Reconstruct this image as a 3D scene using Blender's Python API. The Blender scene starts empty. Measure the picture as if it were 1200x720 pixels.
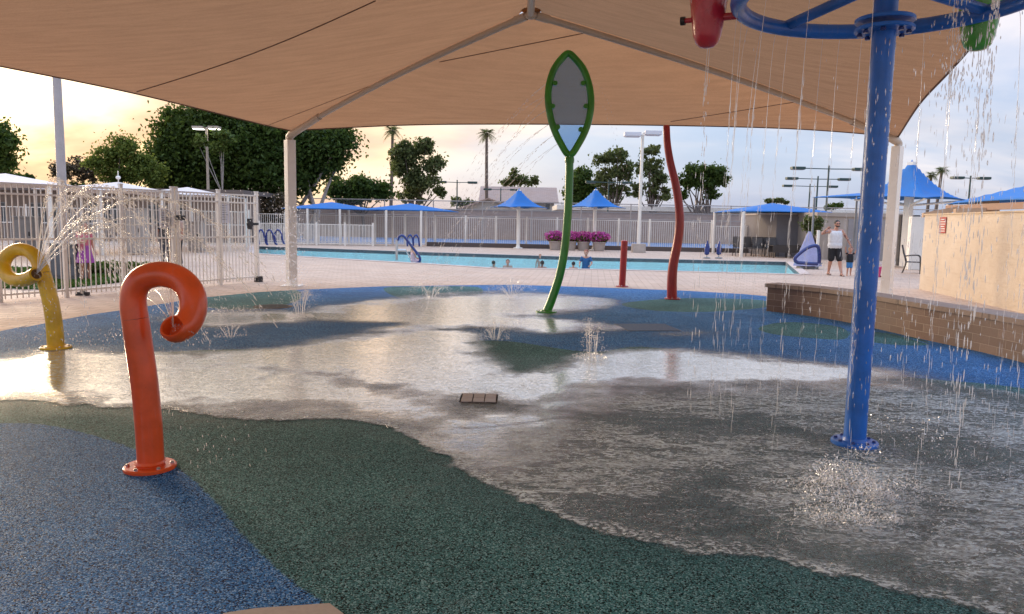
import bpy, bmesh, math, random
import numpy as np
from mathutils import Vector, Matrix, Euler
from mathutils.geometry import tessellate_polygon
R = math.radians
random.seed(7)
rng = np.random.default_rng(7)
sc = bpy.context.scene
col = sc.collection

# ---------------------------------------------------------------- camera
F, CX, CY, CH = 880.0, 600.0, 360.0, 1.6
PITCH, ROLL = R(6.48), R(1.1)
cam_rot = Matrix.Rotation(R(90) - PITCH, 3, 'X') @ Matrix.Rotation(ROLL, 3, 'Z')
cd = bpy.data.cameras.new('camera')
cam = bpy.data.objects.new('camera', cd)
col.objects.link(cam)
cam.location = (0, 0, CH)
cam.rotation_euler = cam_rot.to_euler()
cd.sensor_width = 36
cd.lens = 36 * F / 1200
cd.clip_start = 0.05
cd.clip_end = 3000
sc.camera = cam

# ---------------------------------------------------------------- sky and sun
SUN_EL, SUN_AZ = R(10), R(-42)          # azimuth measured from the view direction (+Y), negative = left
sun_dir = Vector((math.sin(SUN_AZ) * math.cos(SUN_EL), math.cos(SUN_AZ) * math.cos(SUN_EL), math.sin(SUN_EL)))
w = bpy.data.worlds.new('World')
sc.world = w
w.use_nodes = True
nt = w.node_tree
for n in list(nt.nodes): nt.nodes.remove(n)
def wn(t, **k):
    n = nt.nodes.new(t)
    for a, b in k.items(): setattr(n, a, b)
    return n
def wmath(op, a, b=None, c=None, clamp=False):
    n = wn('ShaderNodeMath', operation=op, use_clamp=clamp)
    for i, v in enumerate((a, b, c)):
        if v is None: continue
        if isinstance(v, (int, float)): n.inputs[i].default_value = v
        else: nt.links.new(v, n.inputs[i])
    return n.outputs[0]
def wmix(f, a, b):
    n = wn('ShaderNodeMix', data_type='RGBA')
    for i, v in ((0, f), (6, a), (7, b)):
        if isinstance(v, (int, float)): n.inputs[i].default_value = v
        elif isinstance(v, tuple): n.inputs[i].default_value = (*v, 1)
        else: nt.links.new(v, n.inputs[i])
    return n.outputs[2]
sky = wn('ShaderNodeTexSky', sky_type='NISHITA', sun_disc=False)
sky.sun_elevation = SUN_EL
sky.sun_rotation = SUN_AZ
sky.air_density = 1.0; sky.dust_density = 2.5; sky.ozone_density = 1.5
tc = wn('ShaderNodeTexCoord')
sep = wn('ShaderNodeSeparateXYZ'); nt.links.new(tc.outputs['Generated'], sep.inputs[0])
dz = wmath('MAXIMUM', sep.outputs[2], 0.0)
den = wmath('ADD', dz, 0.22)
cx_ = wmath('DIVIDE', sep.outputs[0], den); cy_ = wmath('DIVIDE', sep.outputs[1], den)
comb = wn('ShaderNodeCombineXYZ'); nt.links.new(cx_, comb.inputs[0]); nt.links.new(cy_, comb.inputs[1])
mp = wn('ShaderNodeMapping'); mp.inputs['Scale'].default_value = (0.5, 0.62, 1); mp.inputs['Rotation'].default_value = (0, 0, R(18))
mp.inputs['Location'].default_value = (3.1, 1.7, 0)
nt.links.new(comb.outputs[0], mp.inputs[0])
nz = wn('ShaderNodeTexNoise'); nz.inputs['Scale'].default_value = 0.9; nz.inputs['Detail'].default_value = 7
nz.inputs['Roughness'].default_value = 0.55; nz.inputs['Distortion'].default_value = 0.4
nt.links.new(mp.outputs[0], nz.inputs['Vector'])
mr = wn('ShaderNodeMapRange', interpolation_type='SMOOTHSTEP'); mr.inputs[1].default_value = 0.36; mr.inputs[2].default_value = 0.62
nt.links.new(nz.outputs[0], mr.inputs[0])
low = wmath('SUBTRACT', 1.0, wmath('MULTIPLY', dz, 2.2), clamp=True)      # haze thickens to the horizon
cloud = wmath('ADD', wmath('MULTIPLY', mr.outputs[0], 0.80), wmath('MULTIPLY', low, 0.25), clamp=True)
dotn = wn('ShaderNodeVectorMath', operation='DOT_PRODUCT'); nt.links.new(tc.outputs['Generated'], dotn.inputs[0])
dotn.inputs[1].default_value = sun_dir
nd = wn('ShaderNodeMapRange', interpolation_type='SMOOTHERSTEP'); nd.inputs[1].default_value = 0.45; nd.inputs[2].default_value = 1.0
nt.links.new(dotn.outputs['Value'], nd.inputs[0])
CLOUD_FAR, CLOUD_SUN = (6.0, 5.3, 5.0), (8.4, 5.9, 3.1)
SHADE_FAR, SHADE_SUN = (4.3, 3.95, 3.95), (5.6, 3.5, 2.1)
nz2 = wn('ShaderNodeTexNoise'); nz2.inputs['Scale'].default_value = 2.1; nz2.inputs['Detail'].default_value = 6
nt.links.new(mp.outputs[0], nz2.inputs['Vector'])
mr2 = wn('ShaderNodeMapRange', interpolation_type='SMOOTHSTEP'); mr2.inputs[1].default_value = 0.38; mr2.inputs[2].default_value = 0.6
nt.links.new(nz2.outputs[0], mr2.inputs[0])
lit = wmix(nd.outputs[0], CLOUD_FAR, CLOUD_SUN); shd = wmix(nd.outputs[0], SHADE_FAR, SHADE_SUN)
ccol = wmix(mr2.outputs[0], shd, lit)
blue = wmix(0.55, sky.outputs[0], (1.7, 2.9, 5.4))
fin = wmix(cloud, blue, ccol)
# unseen overhead sky boosted to light the pad through the canopy; horizon dimmed
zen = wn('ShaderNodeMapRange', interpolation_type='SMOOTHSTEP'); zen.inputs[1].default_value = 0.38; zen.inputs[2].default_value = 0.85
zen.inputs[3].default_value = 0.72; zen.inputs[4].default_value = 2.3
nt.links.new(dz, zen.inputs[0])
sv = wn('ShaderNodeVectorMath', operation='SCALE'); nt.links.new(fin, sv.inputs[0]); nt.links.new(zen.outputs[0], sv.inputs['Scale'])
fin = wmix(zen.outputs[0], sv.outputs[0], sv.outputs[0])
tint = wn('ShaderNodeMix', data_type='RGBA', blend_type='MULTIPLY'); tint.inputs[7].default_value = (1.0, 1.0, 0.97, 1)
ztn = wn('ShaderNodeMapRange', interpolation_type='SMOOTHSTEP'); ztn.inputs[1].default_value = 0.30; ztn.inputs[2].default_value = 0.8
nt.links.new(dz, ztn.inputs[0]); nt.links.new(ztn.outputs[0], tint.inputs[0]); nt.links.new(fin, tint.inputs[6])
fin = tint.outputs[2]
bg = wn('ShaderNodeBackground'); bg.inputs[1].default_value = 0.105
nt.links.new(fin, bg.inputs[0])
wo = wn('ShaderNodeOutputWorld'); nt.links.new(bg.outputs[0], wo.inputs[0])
sl = bpy.data.lights.new('sun', 'SUN'); sl.energy = 1.2; sl.angle = R(18); sl.color = (1.0, 0.78, 0.55)
so = bpy.data.objects.new('sun', sl); col.objects.link(so)
so.rotation_euler = (-sun_dir).to_track_quat('-Z', 'Y').to_euler(); so.location = (-20, 20, 20)
sc.view_settings.view_transform = 'Standard'
sc.view_settings.look = 'None'
sc.view_settings.exposure = 1.48
sc.view_settings.gamma = 1
sc.view_settings.use_curve_mapping = False

# ---------------------------------------------------------------- measuring: photo pixels (1200x720) to places
def ray(px, py): return cam_rot @ Vector(((px - CX) / F, -(py - CY) / F, -1))
def G(px, py, z=0.0):
    d = ray(px, py); t = (z - CH) / d.z
    return Vector((d.x * t, d.y * t, z))
def at(px, py, Y):
    d = ray(px, py); t = Y / d.y
    return Vector((d.x * t, Y, CH + d.z * t))
inv = cam_rot.transposed()
def proj(p):
    c = inv @ (Vector(p) - Vector((0, 0, CH)))
    return CX + F * c.x / -c.z, CY - F * c.y / -c.z
def gx(px, Y, z=0.0):
    X = 0.0
    for _ in range(5):
        a = proj((X, Y, z))[0]; b = proj((X + 0.01, Y, z))[0]
        X += (px - a) / (b - a) * 0.01
    return X
def gz(px, py, Y): return at(px, py, Y).z

# ---------------------------------------------------------------- object helpers
def meshobj(name, me, mats, parent=None):
    o = bpy.data.objects.new(name, me)
    col.objects.link(o)
    if not isinstance(mats, (list, tuple)): mats = [mats]
    for m in mats: me.materials.append(m)
    if parent is not None: o.parent = parent
    return o
def obj(name, bm, mats, parent=None, smooth=False):
    me = bpy.data.meshes.new(name)
    bmesh.ops.recalc_face_normals(bm, faces=bm.faces)
    bm.to_mesh(me); bm.free()
    if smooth:
        me.polygons.foreach_set('use_smooth', [True] * len(me.polygons))
        try: me.set_sharp_from_angle(angle=R(40))
        except Exception: pass
    return meshobj(name, me, mats, parent)
def tag(o, label=None, cat=None, group=None, kind=None):
    if label: o['label'] = label
    if cat: o['category'] = cat
    if group: o['group'] = group
    if kind: o['kind'] = kind
    return o
def thing(name, label, cat, loc=(0, 0, 0), rz=0, group=None):
    o = bpy.data.objects.new(name, None); col.objects.link(o)
    o.empty_display_size = 0.2
    o.location = loc; o.rotation_euler = (0, 0, rz)
    return tag(o, label, cat, group)
def kids(o): return [c for c in bpy.data.objects if c.parent == o]
def copy_tree(o, parent=None):
    c = o.copy(); col.objects.link(c); c.parent = parent
    for ch in kids(o): copy_tree(ch, c)
    return c
def B(): return bmesh.new()
def box(bm, x0, x1, y0, y1, z0, z1, M=None):
    vs = [Vector((x, y, z)) for x in (x0, x1) for y in (y0, y1) for z in (z0, z1)]
    if M is not None: vs = [M @ v for v in vs]
    v = [bm.verts.new(p) for p in vs]
    for f in ((0, 1, 3, 2), (4, 6, 7, 5), (0, 4, 5, 1), (2, 3, 7, 6), (0, 2, 6, 4), (1, 5, 7, 3)):
        bm.faces.new([v[i] for i in f])
def bevel(bm, w, seg=2):
    bmesh.ops.recalc_face_normals(bm, faces=bm.faces)
    bmesh.ops.bevel(bm, geom=list(bm.edges), offset=w, segments=seg, affect='EDGES', profile=0.7)
def tube(bm, pts, rad, seg=12, cap=True, square=False, twist=0.0):
    pts = [Vector(p) for p in pts]
    n = len(pts)
    if not isinstance(rad, (list, tuple)): rad = [rad] * n
    T = []
    for i in range(n):
        a = pts[max(0, i - 1)]; b = pts[min(n - 1, i + 1)]
        T.append((b - a).normalized())
    up = Vector((0, 0, 1)) if abs(T[0].z) < 0.9 else Vector((1, 0, 0))
    N = (up - T[0] * up.dot(T[0])).normalized()
    rings = []
    if square: seg = 4
    for i in range(n):
        N = (N - T[i] * N.dot(T[i])).normalized()
        Bn = T[i].cross(N)
        ring = []
        for k in range(seg):
            a = 2 * math.pi * k / seg + (math.pi / 4 if square else 0) + twist
            ring.append(bm.verts.new(pts[i] + (N * math.cos(a) + Bn * math.sin(a)) * rad[i]))
        rings.append(ring)
    for i in range(n - 1):
        for k in range(seg):
            bm.faces.new((rings[i][k], rings[i][(k + 1) % seg], rings[i + 1][(k + 1) % seg], rings[i + 1][k]))
    if cap:
        bm.faces.new(rings[0][::-1]); bm.faces.new(rings[-1])
def spline(P, n=8, closed=False):
    P = [Vector(p) for p in P]; out = []
    m = len(P)
    rngi = range(m) if closed else range(m - 1)
    for i in rngi:
        if closed: a, b, c, d = P[(i - 1) % m], P[i], P[(i + 1) % m], P[(i + 2) % m]
        else:
            b, c = P[i], P[i + 1]
            a = P[i - 1] if i > 0 else b * 2 - c
            d = P[i + 2] if i + 2 < m else c * 2 - b
        for k in range(n):
            t = k / n
            out.append(0.5 * ((2 * b) + (c - a) * t + (2 * a - 5 * b + 4 * c - d) * t * t + (3 * b - a - 3 * c + d) * t ** 3))
    if not closed: out.append(P[-1])
    return out
def ball(bm, c, r, sub=2, sc_=(1, 1, 1), rot=None):
    M = Matrix.Translation(c)
    if rot is not None: M = M @ rot.to_matrix().to_4x4() if hasattr(rot, 'to_matrix') else M @ rot
    M = M @ Matrix.Diagonal((sc_[0] * r, sc_[1] * r, sc_[2] * r, 1))
    bmesh.ops.create_icosphere(bm, subdivisions=sub, radius=1, matrix=M)
def lathe(bm, prof, c=(0, 0, 0), seg=24, M=None):
    rings = []
    for r, z in prof:
        ring = []
        for k in range(seg):
            a = 2 * math.pi * k / seg
            p = Vector((c[0] + r * math.cos(a), c[1] + r * math.sin(a), c[2] + z))
            if M is not None: p = M @ p
            ring.append(bm.verts.new(p))
        rings.append(ring)
    for i in range(len(rings) - 1):
        for k in range(seg):
            bm.faces.new((rings[i][k], rings[i][(k + 1) % seg], rings[i + 1][(k + 1) % seg], rings[i + 1][k]))
    bm.faces.new(rings[0][::-1]); bm.faces.new(rings[-1])
def polysheet(name, loops, z, mats, parent=None):
    vs = [[Vector((p[0], p[1], z)) for p in lp] for lp in loops]
    tris = tessellate_polygon(vs)
    flat = [v for lp in vs for v in lp]
    me = bpy.data.meshes.new(name)
    me.from_pydata([tuple(v) for v in flat], [], [tuple(t) for t in tris])
    me.update()
    bm = bmesh.new(); bm.from_mesh(me)
    bmesh.ops.recalc_face_normals(bm, faces=bm.faces)
    if sum(f.normal.z * f.calc_area() for f in bm.faces) < 0:
        bmesh.ops.reverse_faces(bm, faces=bm.faces)
    bm.to_mesh(me); bm.free()
    return meshobj(name, me, mats, parent)
def prism(bm, pts, z0, z1):
    a = [bm.verts.new((p[0], p[1], z0)) for p in pts]; b = [bm.verts.new((p[0], p[1], z1)) for p in pts]
    n = len(pts)
    bm.faces.new(a[::-1]); bm.faces.new(b)
    for i in range(n): bm.faces.new((a[i], a[(i + 1) % n], b[(i + 1) % n], b[i]))

# ---------------------------------------------------------------- materials
class NT:
    def __init__(s, name):
        s.m = bpy.data.materials.new(name); s.m.use_nodes = True
        s.t = s.m.node_tree
        for n in list(s.t.nodes): s.t.nodes.remove(n)
        s.out = s.t.nodes.new('ShaderNodeOutputMaterial')
    def n(s, t, ins=None, **k):
        n = s.t.nodes.new(t)
        for a, b in k.items(): setattr(n, a, b)
        for a, b in (ins or {}).items():
            s.set(n.inputs[a], b)
        return n
    def set(s, sock, v):
        if isinstance(v, bpy.types.NodeSocket): s.t.links.new(v, sock)
        elif isinstance(v, tuple) and len(v) == 3 and sock.type == 'RGBA': sock.default_value = (*v, 1)
        else: sock.default_value = v
    def math(s, op, a, b=None, c=None, clamp=False):
        n = s.n('ShaderNodeMath', operation=op, use_clamp=clamp)
        for i, v in enumerate((a, b, c)):
            if v is not None: s.set(n.inputs[i], v)
        return n.outputs[0]
    def mix(s, f, a, b, mode='MIX'):
        n = s.n('ShaderNodeMix', data_type='RGBA', blend_type=mode)
        s.set(n.inputs[0], f); s.set(n.inputs[6], a); s.set(n.inputs[7], b)
        return n.outputs[2]
    def rng(s, v, a, b, c=0.0, d=1.0, smooth=True):
        n = s.n('ShaderNodeMapRange', interpolation_type='SMOOTHSTEP' if smooth else 'LINEAR')
        for i, q in enumerate((v, a, b, c, d)): s.set(n.inputs[i], q)
        return n.outputs[0]
    def coord(s, out='Object', scale=(1, 1, 1), rot=(0, 0, 0)):
        t = s.n('ShaderNodeTexCoord')
        m = s.n('ShaderNodeMapping'); m.inputs['Scale'].default_value = scale; m.inputs['Rotation'].default_value = rot
        s.t.links.new(t.outputs[out], m.inputs[0])
        return m.outputs[0]
    def pos(s, scale=(1, 1, 1), rot=(0, 0, 0)):
        t = s.n('ShaderNodeNewGeometry')
        m = s.n('ShaderNodeMapping'); m.inputs['Scale'].default_value = scale; m.inputs['Rotation'].default_value = rot
        s.t.links.new(t.outputs['Position'], m.inputs[0])
        return m.outputs[0]
    def noise(s, vec, scale, detail=4, rough=0.55, dist=0.0):
        n = s.n('ShaderNodeTexNoise', {'Vector': vec, 'Scale': scale, 'Detail': detail, 'Roughness': rough, 'Distortion': dist})
        return n.outputs[0]
    def bump(s, h, strength, dist=0.01, normal=None):
        n = s.n('ShaderNodeBump', {'Height': h, 'Strength': strength, 'Distance': dist})
        if normal is not None: s.t.links.new(normal, n.inputs['Normal'])
        return n.outputs[0]
    def bsdf(s, **k):
        n = s.t.nodes.new('ShaderNodeBsdfPrincipled')
        for a, b in k.items(): s.set(n.inputs[a.replace('_', ' ')], b)
        return n.outputs[0]
    def done(s, sh):
        s.t.links.new(sh, s.out.inputs[0]); return s.m
def mul(c, k): return tuple(min(1, x * k) for x in c)
def plain(name, c, rough=0.5, metal=0.0, var=0.12, scale=3.0, bump=0.0, bscale=60.0, coat=0.0, spec=0.5):
    """paint, plaster, cloth and so on: colour broken by soft and fine dirt, roughness varied"""
    s = NT(name)
    v = s.pos()
    a = s.noise(v, scale, 5, 0.6); b = s.noise(v, scale * 9, 3)
    k = s.math('ADD', s.math('MULTIPLY', a, 0.7), s.math('MULTIPLY', b, 0.3))
    f = s.rng(k, 0.3, 0.7)
    c = s.mix(f, mul(c, 1 - var), mul(c, 1 + var))
    r = s.rng(a, 0.3, 0.7, max(0.03, rough - 0.08), min(1, rough + 0.1))
    ins = dict(Base_Color=c, Roughness=r, Metallic=metal, Coat_Weight=coat, Coat_Roughness=0.12, Specular_IOR_Level=spec)
    if bump > 0: ins['Normal'] = s.bump(s.noise(v, bscale, 4), bump, 0.01)
    return s.done(s.bsdf(**ins))

def paint(name, c, rough=0.3, coat=0.3, streak=0.35):
    """outdoor powder coat: chalky mineral streaks running down, fine scuffs, uneven gloss"""
    s = NT(name)
    a = s.noise(s.pos(), 4, 5, 0.6); st = s.noise(s.pos(scale=(30, 30, 1.6)), 1.0, 5, 0.7); sc_ = s.noise(s.pos(scale=(1, 1, 1)), 160, 2)
    sp_ = s.noise(s.pos(), 30, 4, 0.7)
    c_ = s.mix(s.rng(a, 0.3, 0.7), mul(c, 0.82), mul(c, 1.15))
    chalk = tuple(0.45 * x + 0.22 for x in c)
    f = s.math('MULTIPLY', s.rng(st, 0.54, 0.78), s.rng(a, 0.40, 0.62))
    c_ = s.mix(s.math('MULTIPLY', f, streak), c_, chalk)
    c_ = s.mix(s.math('MULTIPLY', s.rng(sp_, 0.66, 0.74), 0.5), c_, mul(c, 0.45))
    r = s.math('ADD', s.rng(st, 0.4, 0.7, rough, rough + 0.2), s.math('MULTIPLY', sc_, 0.08))
    return s.done(s.bsdf(Base_Color=c_, Roughness=r, Coat_Weight=coat, Coat_Roughness=0.15, Normal=s.bump(s.noise(s.pos(), 22, 3), 0.12, 0.004)))
m_orange = paint('orange_paint', (0.72, 0.085, 0.010), 0.26, 0.4)
m_yellow = paint('yellow_paint', (0.76, 0.48, 0.015), 0.3, 0.3)
m_green = paint('green_paint', (0.025, 0.25, 0.012), 0.25, 0.4, 0.25)
m_red = paint('red_paint', (0.33, 0.010, 0.010), 0.3, 0.3, 0.25)
m_bluep = paint('blue_paint', (0.008, 0.135, 0.55), 0.3, 0.2, 0.45)
m_bluedk = plain('navy_paint', (0.012, 0.03, 0.16), 0.3, var=0.1, coat=0.3)
m_bucket_r = plain('red_bucket', (0.45, 0.02, 0.04), 0.25, coat=0.4)
m_bucket_g = plain('green_bucket', (0.07, 0.33, 0.04), 0.25, coat=0.4)
m_steel = plain('steel', (0.55, 0.55, 0.56), 0.28, metal=1.0, var=0.08)
m_cream = plain('cream_paint', (0.82, 0.78, 0.70), 0.45, var=0.06, scale=1.5)
m_beam = plain('beam_paint', (0.50, 0.41, 0.32), 0.45, var=0.08, scale=1.5)
m_white = plain('white_paint', (0.76, 0.71, 0.63), 0.5, var=0.08, scale=2)
m_black = plain('black_plastic', (0.015, 0.015, 0.017), 0.45)
m_grey = plain('grey_metal', (0.22, 0.23, 0.24), 0.5)
m_dkgreen = plain('dark_green_metal', (0.025, 0.06, 0.055), 0.5)
m_bluecloth = plain('blue_shade_cloth', (0.014, 0.14, 0.42), 0.75, var=0.12, scale=2)
m_bench = plain('dark_brown_curb', (0.10, 0.075, 0.065), 0.8)
m_lilac = plain('lilac_cover', (0.33, 0.33, 0.50), 0.75, var=0.15)
m_roofw = plain('white_tent', (0.62, 0.57, 0.55), 0.7, var=0.05)
m_skin = plain('skin', (0.50, 0.25, 0.17), 0.5, var=0.06)
m_skin_tan = plain('tanned_skin', (0.36, 0.17, 0.11), 0.5, var=0.06)
m_paper = plain('paper', (0.62, 0.62, 0.66), 0.7, var=0.04)
m_pot = plain('planter_clay', (0.36, 0.30, 0.26), 0.8)
m_concrete = plain('concrete', (0.42, 0.36, 0.31), 0.85, var=0.15, scale=4, bump=0.2)
m_bark = plain('bark', (0.13, 0.10, 0.08), 0.9, var=0.3, scale=6, bump=0.5, bscale=15)
m_palebark = plain('pale_bark', (0.36, 0.31, 0.27), 0.9, var=0.3, scale=4)
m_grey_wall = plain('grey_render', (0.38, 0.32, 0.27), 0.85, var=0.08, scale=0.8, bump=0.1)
m_grey_dark = plain('shaded_grey_render', (0.17, 0.155, 0.155), 0.85, var=0.1, scale=0.8)  # darker copy of the grey render, the recess's shade put into its colour
m_glasswin = plain('window_glass', (0.06, 0.07, 0.08), 0.1)

def cloth(name, c, **k): return plain(name, c, 0.85, var=0.12, scale=14, bump=0.2, bscale=90, **k)

def leafmat(name, c1, c2, trans=0.35):
    s = NT(name)
    g = s.n('ShaderNodeNewGeometry')
    cc = s.mix(g.outputs['Random Per Island'], c1, c2)
    d = s.n('ShaderNodeBsdfPrincipled', {'Base Color': cc, 'Roughness': 0.6, 'Specular IOR Level': 0.25})
    t = s.n('ShaderNodeBsdfTranslucent', {'Color': s.mix(0.5, cc, (0.10, 0.14, 0.02))})
    mx = s.n('ShaderNodeMixShader', {0: trans}); s.t.links.new(d.outputs[0], mx.inputs[1]); s.t.links.new(t.outputs[0], mx.inputs[2])
    return s.done(mx.outputs[0])
m_leaf_dark = leafmat('leaf_dark', (0.025, 0.05, 0.010), (0.10, 0.155, 0.03), 0.5)
m_leaf_mid = leafmat('leaf_mid', (0.07, 0.11, 0.018), (0.24, 0.28, 0.06), 0.55)
m_leaf_light = leafmat('leaf_light', (0.06, 0.10, 0.02), (0.17, 0.22, 0.05), 0.4)
m_leaf_olive = leafmat('leaf_olive', (0.06, 0.08, 0.028), (0.18, 0.20, 0.075), 0.5)
m_leaf_dry = leafmat('leaf_dry', (0.05, 0.035, 0.02), (0.14, 0.10, 0.06), 0.2)
m_flower = leafmat('petal', (0.45, 0.03, 0.26), (0.75, 0.14, 0.50), 0.3)
m_grassm = leafmat('grass_blade', (0.035, 0.09, 0.012), (0.10, 0.19, 0.03), 0.3)

# shade cloth: knitted tan mesh that lets some light through
s = NT('tan_shade_cloth')
v = s.pos()
n1 = s.noise(s.pos(scale=(1, 6, 1)), 1.2, 4); n2 = s.noise(v, 90, 2)
wv = s.noise(s.pos(scale=(4, 60, 4)), 3.0, 3)
k = s.math('ADD', s.math('MULTIPLY', n1, 0.35), s.math('ADD', s.math('MULTIPLY', n2, 0.35), s.math('MULTIPLY', wv, 0.3)))
cc = s.mix(s.rng(k, 0.38, 0.62), (0.29, 0.12, 0.043), (0.44, 0.205, 0.085))
df = s.n('ShaderNodeBsdfDiffuse', {'Color': cc, 'Normal': s.bump(n2, 0.3, 0.004)})
tl = s.n('ShaderNodeBsdfTranslucent', {'Color': s.mix(0.5, cc, (0.56, 0.345, 0.20))})
mx = s.n('ShaderNodeMixShader', {0: 0.36}); s.t.links.new(df.outputs[0], mx.inputs[1]); s.t.links.new(tl.outputs[0], mx.inputs[2])
m_canopy = s.done(mx.outputs[0])

# pavers
def paver(name, c1, c2, mort, bw, rh, rot=0.0, off=0.5, ms=0.012, bumpk=0.4, vertical=False, vary=0.12):
    s = NT(name)
    if vertical:
        t = s.n('ShaderNodeTexCoord'); vec = t.outputs['UV']
    else:
        vec = s.pos(rot=(0, 0, rot))
    br = s.n('ShaderNodeTexBrick', {'Vector': vec, 'Color1': c1, 'Color2': c2, 'Mortar': mort, 'Scale': 1.0, 'Mortar Size': ms,
             'Mortar Smooth': 0.3, 'Bias': 0.0, 'Brick Width': bw, 'Row Height': rh}, offset=off, squash=1.0)
    p = s.pos()
    st = s.noise(p, 0.7, 6, 0.65); fn = s.noise(p, 45, 3)
    c = s.mix(s.rng(st, 0.3, 0.7), mul((1, 1, 1), 1 - vary), (1, 1, 1))
    cc = s.mix(1.0, br.outputs[0], c, 'MULTIPLY')
    cc = s.mix(s.math('MULTIPLY', s.rng(fn, 0.35, 0.75), 0.25), cc, mul(c1, 0.55))
    h = s.math('SUBTRACT', s.math('MULTIPLY', fn, 0.25), br.outputs[1])
    return s.done(s.bsdf(Base_Color=cc, Roughness=s.rng(st, 0.3, 0.7, 0.6, 0.85), Normal=s.bump(h, bumpk, 0.006)))
m_deck = paver('deck_pavers', (0.52, 0.37, 0.27), (0.63, 0.475, 0.355), (0.31, 0.215, 0.155), 0.40, 0.20, R(6))
m_brick = paver('seat_wall_block', (0.22, 0.14, 0.11), (0.31, 0.21, 0.165), (0.46, 0.36, 0.29), 0.30, 0.116, 0, 0.5, 0.005, 0.6, True, 0.4)
m_coping = paver('coping_stone', (0.26, 0.19, 0.155), (0.32, 0.24, 0.195), (0.16, 0.12, 0.10), 0.45, 0.6, R(60), 0.5, 0.01)
m_block = paver('block_wall', (0.42, 0.29, 0.215), (0.48, 0.34, 0.26), (0.37, 0.26, 0.20), 0.40, 0.20, 0, 0.5, 0.012, 0.5, True, 0.2)

# pool tiles, water
m_pooltile = plain('pool_plaster', (0.60, 0.80, 0.78), 0.6, var=0.08)
m_tileband = plain('pool_tile_band', (0.07, 0.09, 0.10), 0.3, var=0.3, scale=20)
s = NT('pool_water')
v = s.pos(scale=(0.7, 0.6, 1))
h = s.math('ADD', s.noise(v, 2.0, 4, 0.6, 0.8), s.math('MULTIPLY', s.noise(v, 7, 3), 0.35))
nrm = s.bump(h, 1.0, 0.5)
fr = s.n('ShaderNodeFresnel', {'IOR': 1.33, 'Normal': nrm})
fac = s.math('MINIMUM', s.math('MULTIPLY', fr.outputs[0], 0.95), 0.72)
gl = s.n('ShaderNodeBsdfGlossy', {'Color': (1, 1, 1), 'Roughness': 0.06, 'Normal': nrm})
df = s.n('ShaderNodeBsdfTransparent', {'Color': (0.80, 0.95, 0.97)})
mx = s.n('ShaderNodeMixShader', {0: fac}); s.t.links.new(df.outputs[0], mx.inputs[1]); s.t.links.new(gl.outputs[0], mx.inputs[2])
m_poolwater = s.done(mx.outputs[0])

# flying water
s = NT('flying_water')
gl = s.n('ShaderNodeBsdfGlossy', {'Color': (1, 1, 1), 'Roughness': 0.15})
tr = s.n('ShaderNodeBsdfTranslucent', {'Color': (0.95, 0.95, 0.95)})
tp = s.n('ShaderNodeBsdfTransparent', {'Color': (1, 1, 1)})
m1 = s.n('ShaderNodeMixShader', {0: 0.45}); s.t.links.new(tr.outputs[0], m1.inputs[1]); s.t.links.new(gl.outputs[0], m1.inputs[2])
m2 = s.n('ShaderNodeMixShader', {0: 0.6}); s.t.links.new(tp.outputs[0], m2.inputs[1]); s.t.links.new(m1.outputs[0], m2.inputs[2])
m_drop = s.done(m2.outputs[0])

# tinted leaf panel
s = NT('tinted_panel')
tp = s.n('ShaderNodeBsdfTransparent', {'Color': (0.58, 0.78, 1.0)})
df = s.n('ShaderNodeBsdfDiffuse', {'Color': (0.40, 0.52, 0.66)})
gl = s.n('ShaderNodeBsdfGlossy', {'Color': (1, 1, 1), 'Roughness': 0.1})
m1 = s.n('ShaderNodeMixShader', {0: 0.24}); s.t.links.new(tp.outputs[0], m1.inputs[1]); s.t.links.new(df.outputs[0], m1.inputs[2])
m2 = s.n('ShaderNodeMixShader', {0: 0.06}); s.t.links.new(m1.outputs[0], m2.inputs[1]); s.t.links.new(gl.outputs[0], m2.inputs[2])
m_panel = s.done(m2.outputs[0])

def emis(name, c, k):
    s = NT(name)
    e = s.n('ShaderNodeEmission', {'Color': c, 'Strength': k})
    return s.done(e.outputs[0])
m_lamp = emis('lit_lamp', (1.0, 0.95, 0.85), 2.6)

# stucco wall
s = NT('tan_stucco')
v = s.pos()
n1 = s.noise(v, 0.8, 5, 0.6); n2 = s.noise(v, 14, 5, 0.6); n3 = s.noise(s.pos(scale=(1, 1, 8)), 2.2, 5)
cc = s.mix(s.rng(n1, 0.3, 0.7), (0.60, 0.495, 0.375), (0.70, 0.60, 0.47))
cc = s.mix(s.math('MULTIPLY', s.rng(n3, 0.52, 0.75), 0.3), cc, (0.42, 0.31, 0.20))
m_stucco = s.done(s.bsdf(Base_Color=cc, Roughness=0.9, Normal=s.bump(n2, 0.6, 0.03)))
# ================================================================ GROUND
PAD_FAR = [(-420, 470), (-200, 428), (-80, 405), (0, 390), (50, 378), (100, 370), (150, 363), (230, 350), (300, 343), (350, 340), (450, 336),
           (600, 334), (720, 338), (800, 341), (870, 345), (898, 347.5), (915, 349)]
far = [G(a, b) for a, b in PAD_FAR]
WALLPX = [(898, 365), (945, 370.5), (996, 379), (1075, 397), (1140, 411), (1200, 426), (1300, 453), (1420, 490)]
wallf = spline([G(a, b) for a, b in WALLPX], 6)
Z_DECK, Z_PAD, Z_FILM = 0.0, 0.006, 0.012
POOL = [G(300, 297.3, 0), G(350, 300.5, 0), G(431, 305.5, 0), G(504, 309.5, 0), G(580, 314.5, 0), G(704, 316, 0), G(850, 319.5, 0), G(938, 322, 0),
        Vector((gx(921, 34.5), 34.5, 0)), Vector((gx(700, 35.2), 35.2, 0)), Vector((gx(500, 37.5), 37.5, 0)), Vector((gx(400, 39.3), 39.3, 0)), Vector((gx(300, 41), 41, 0))]
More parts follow.
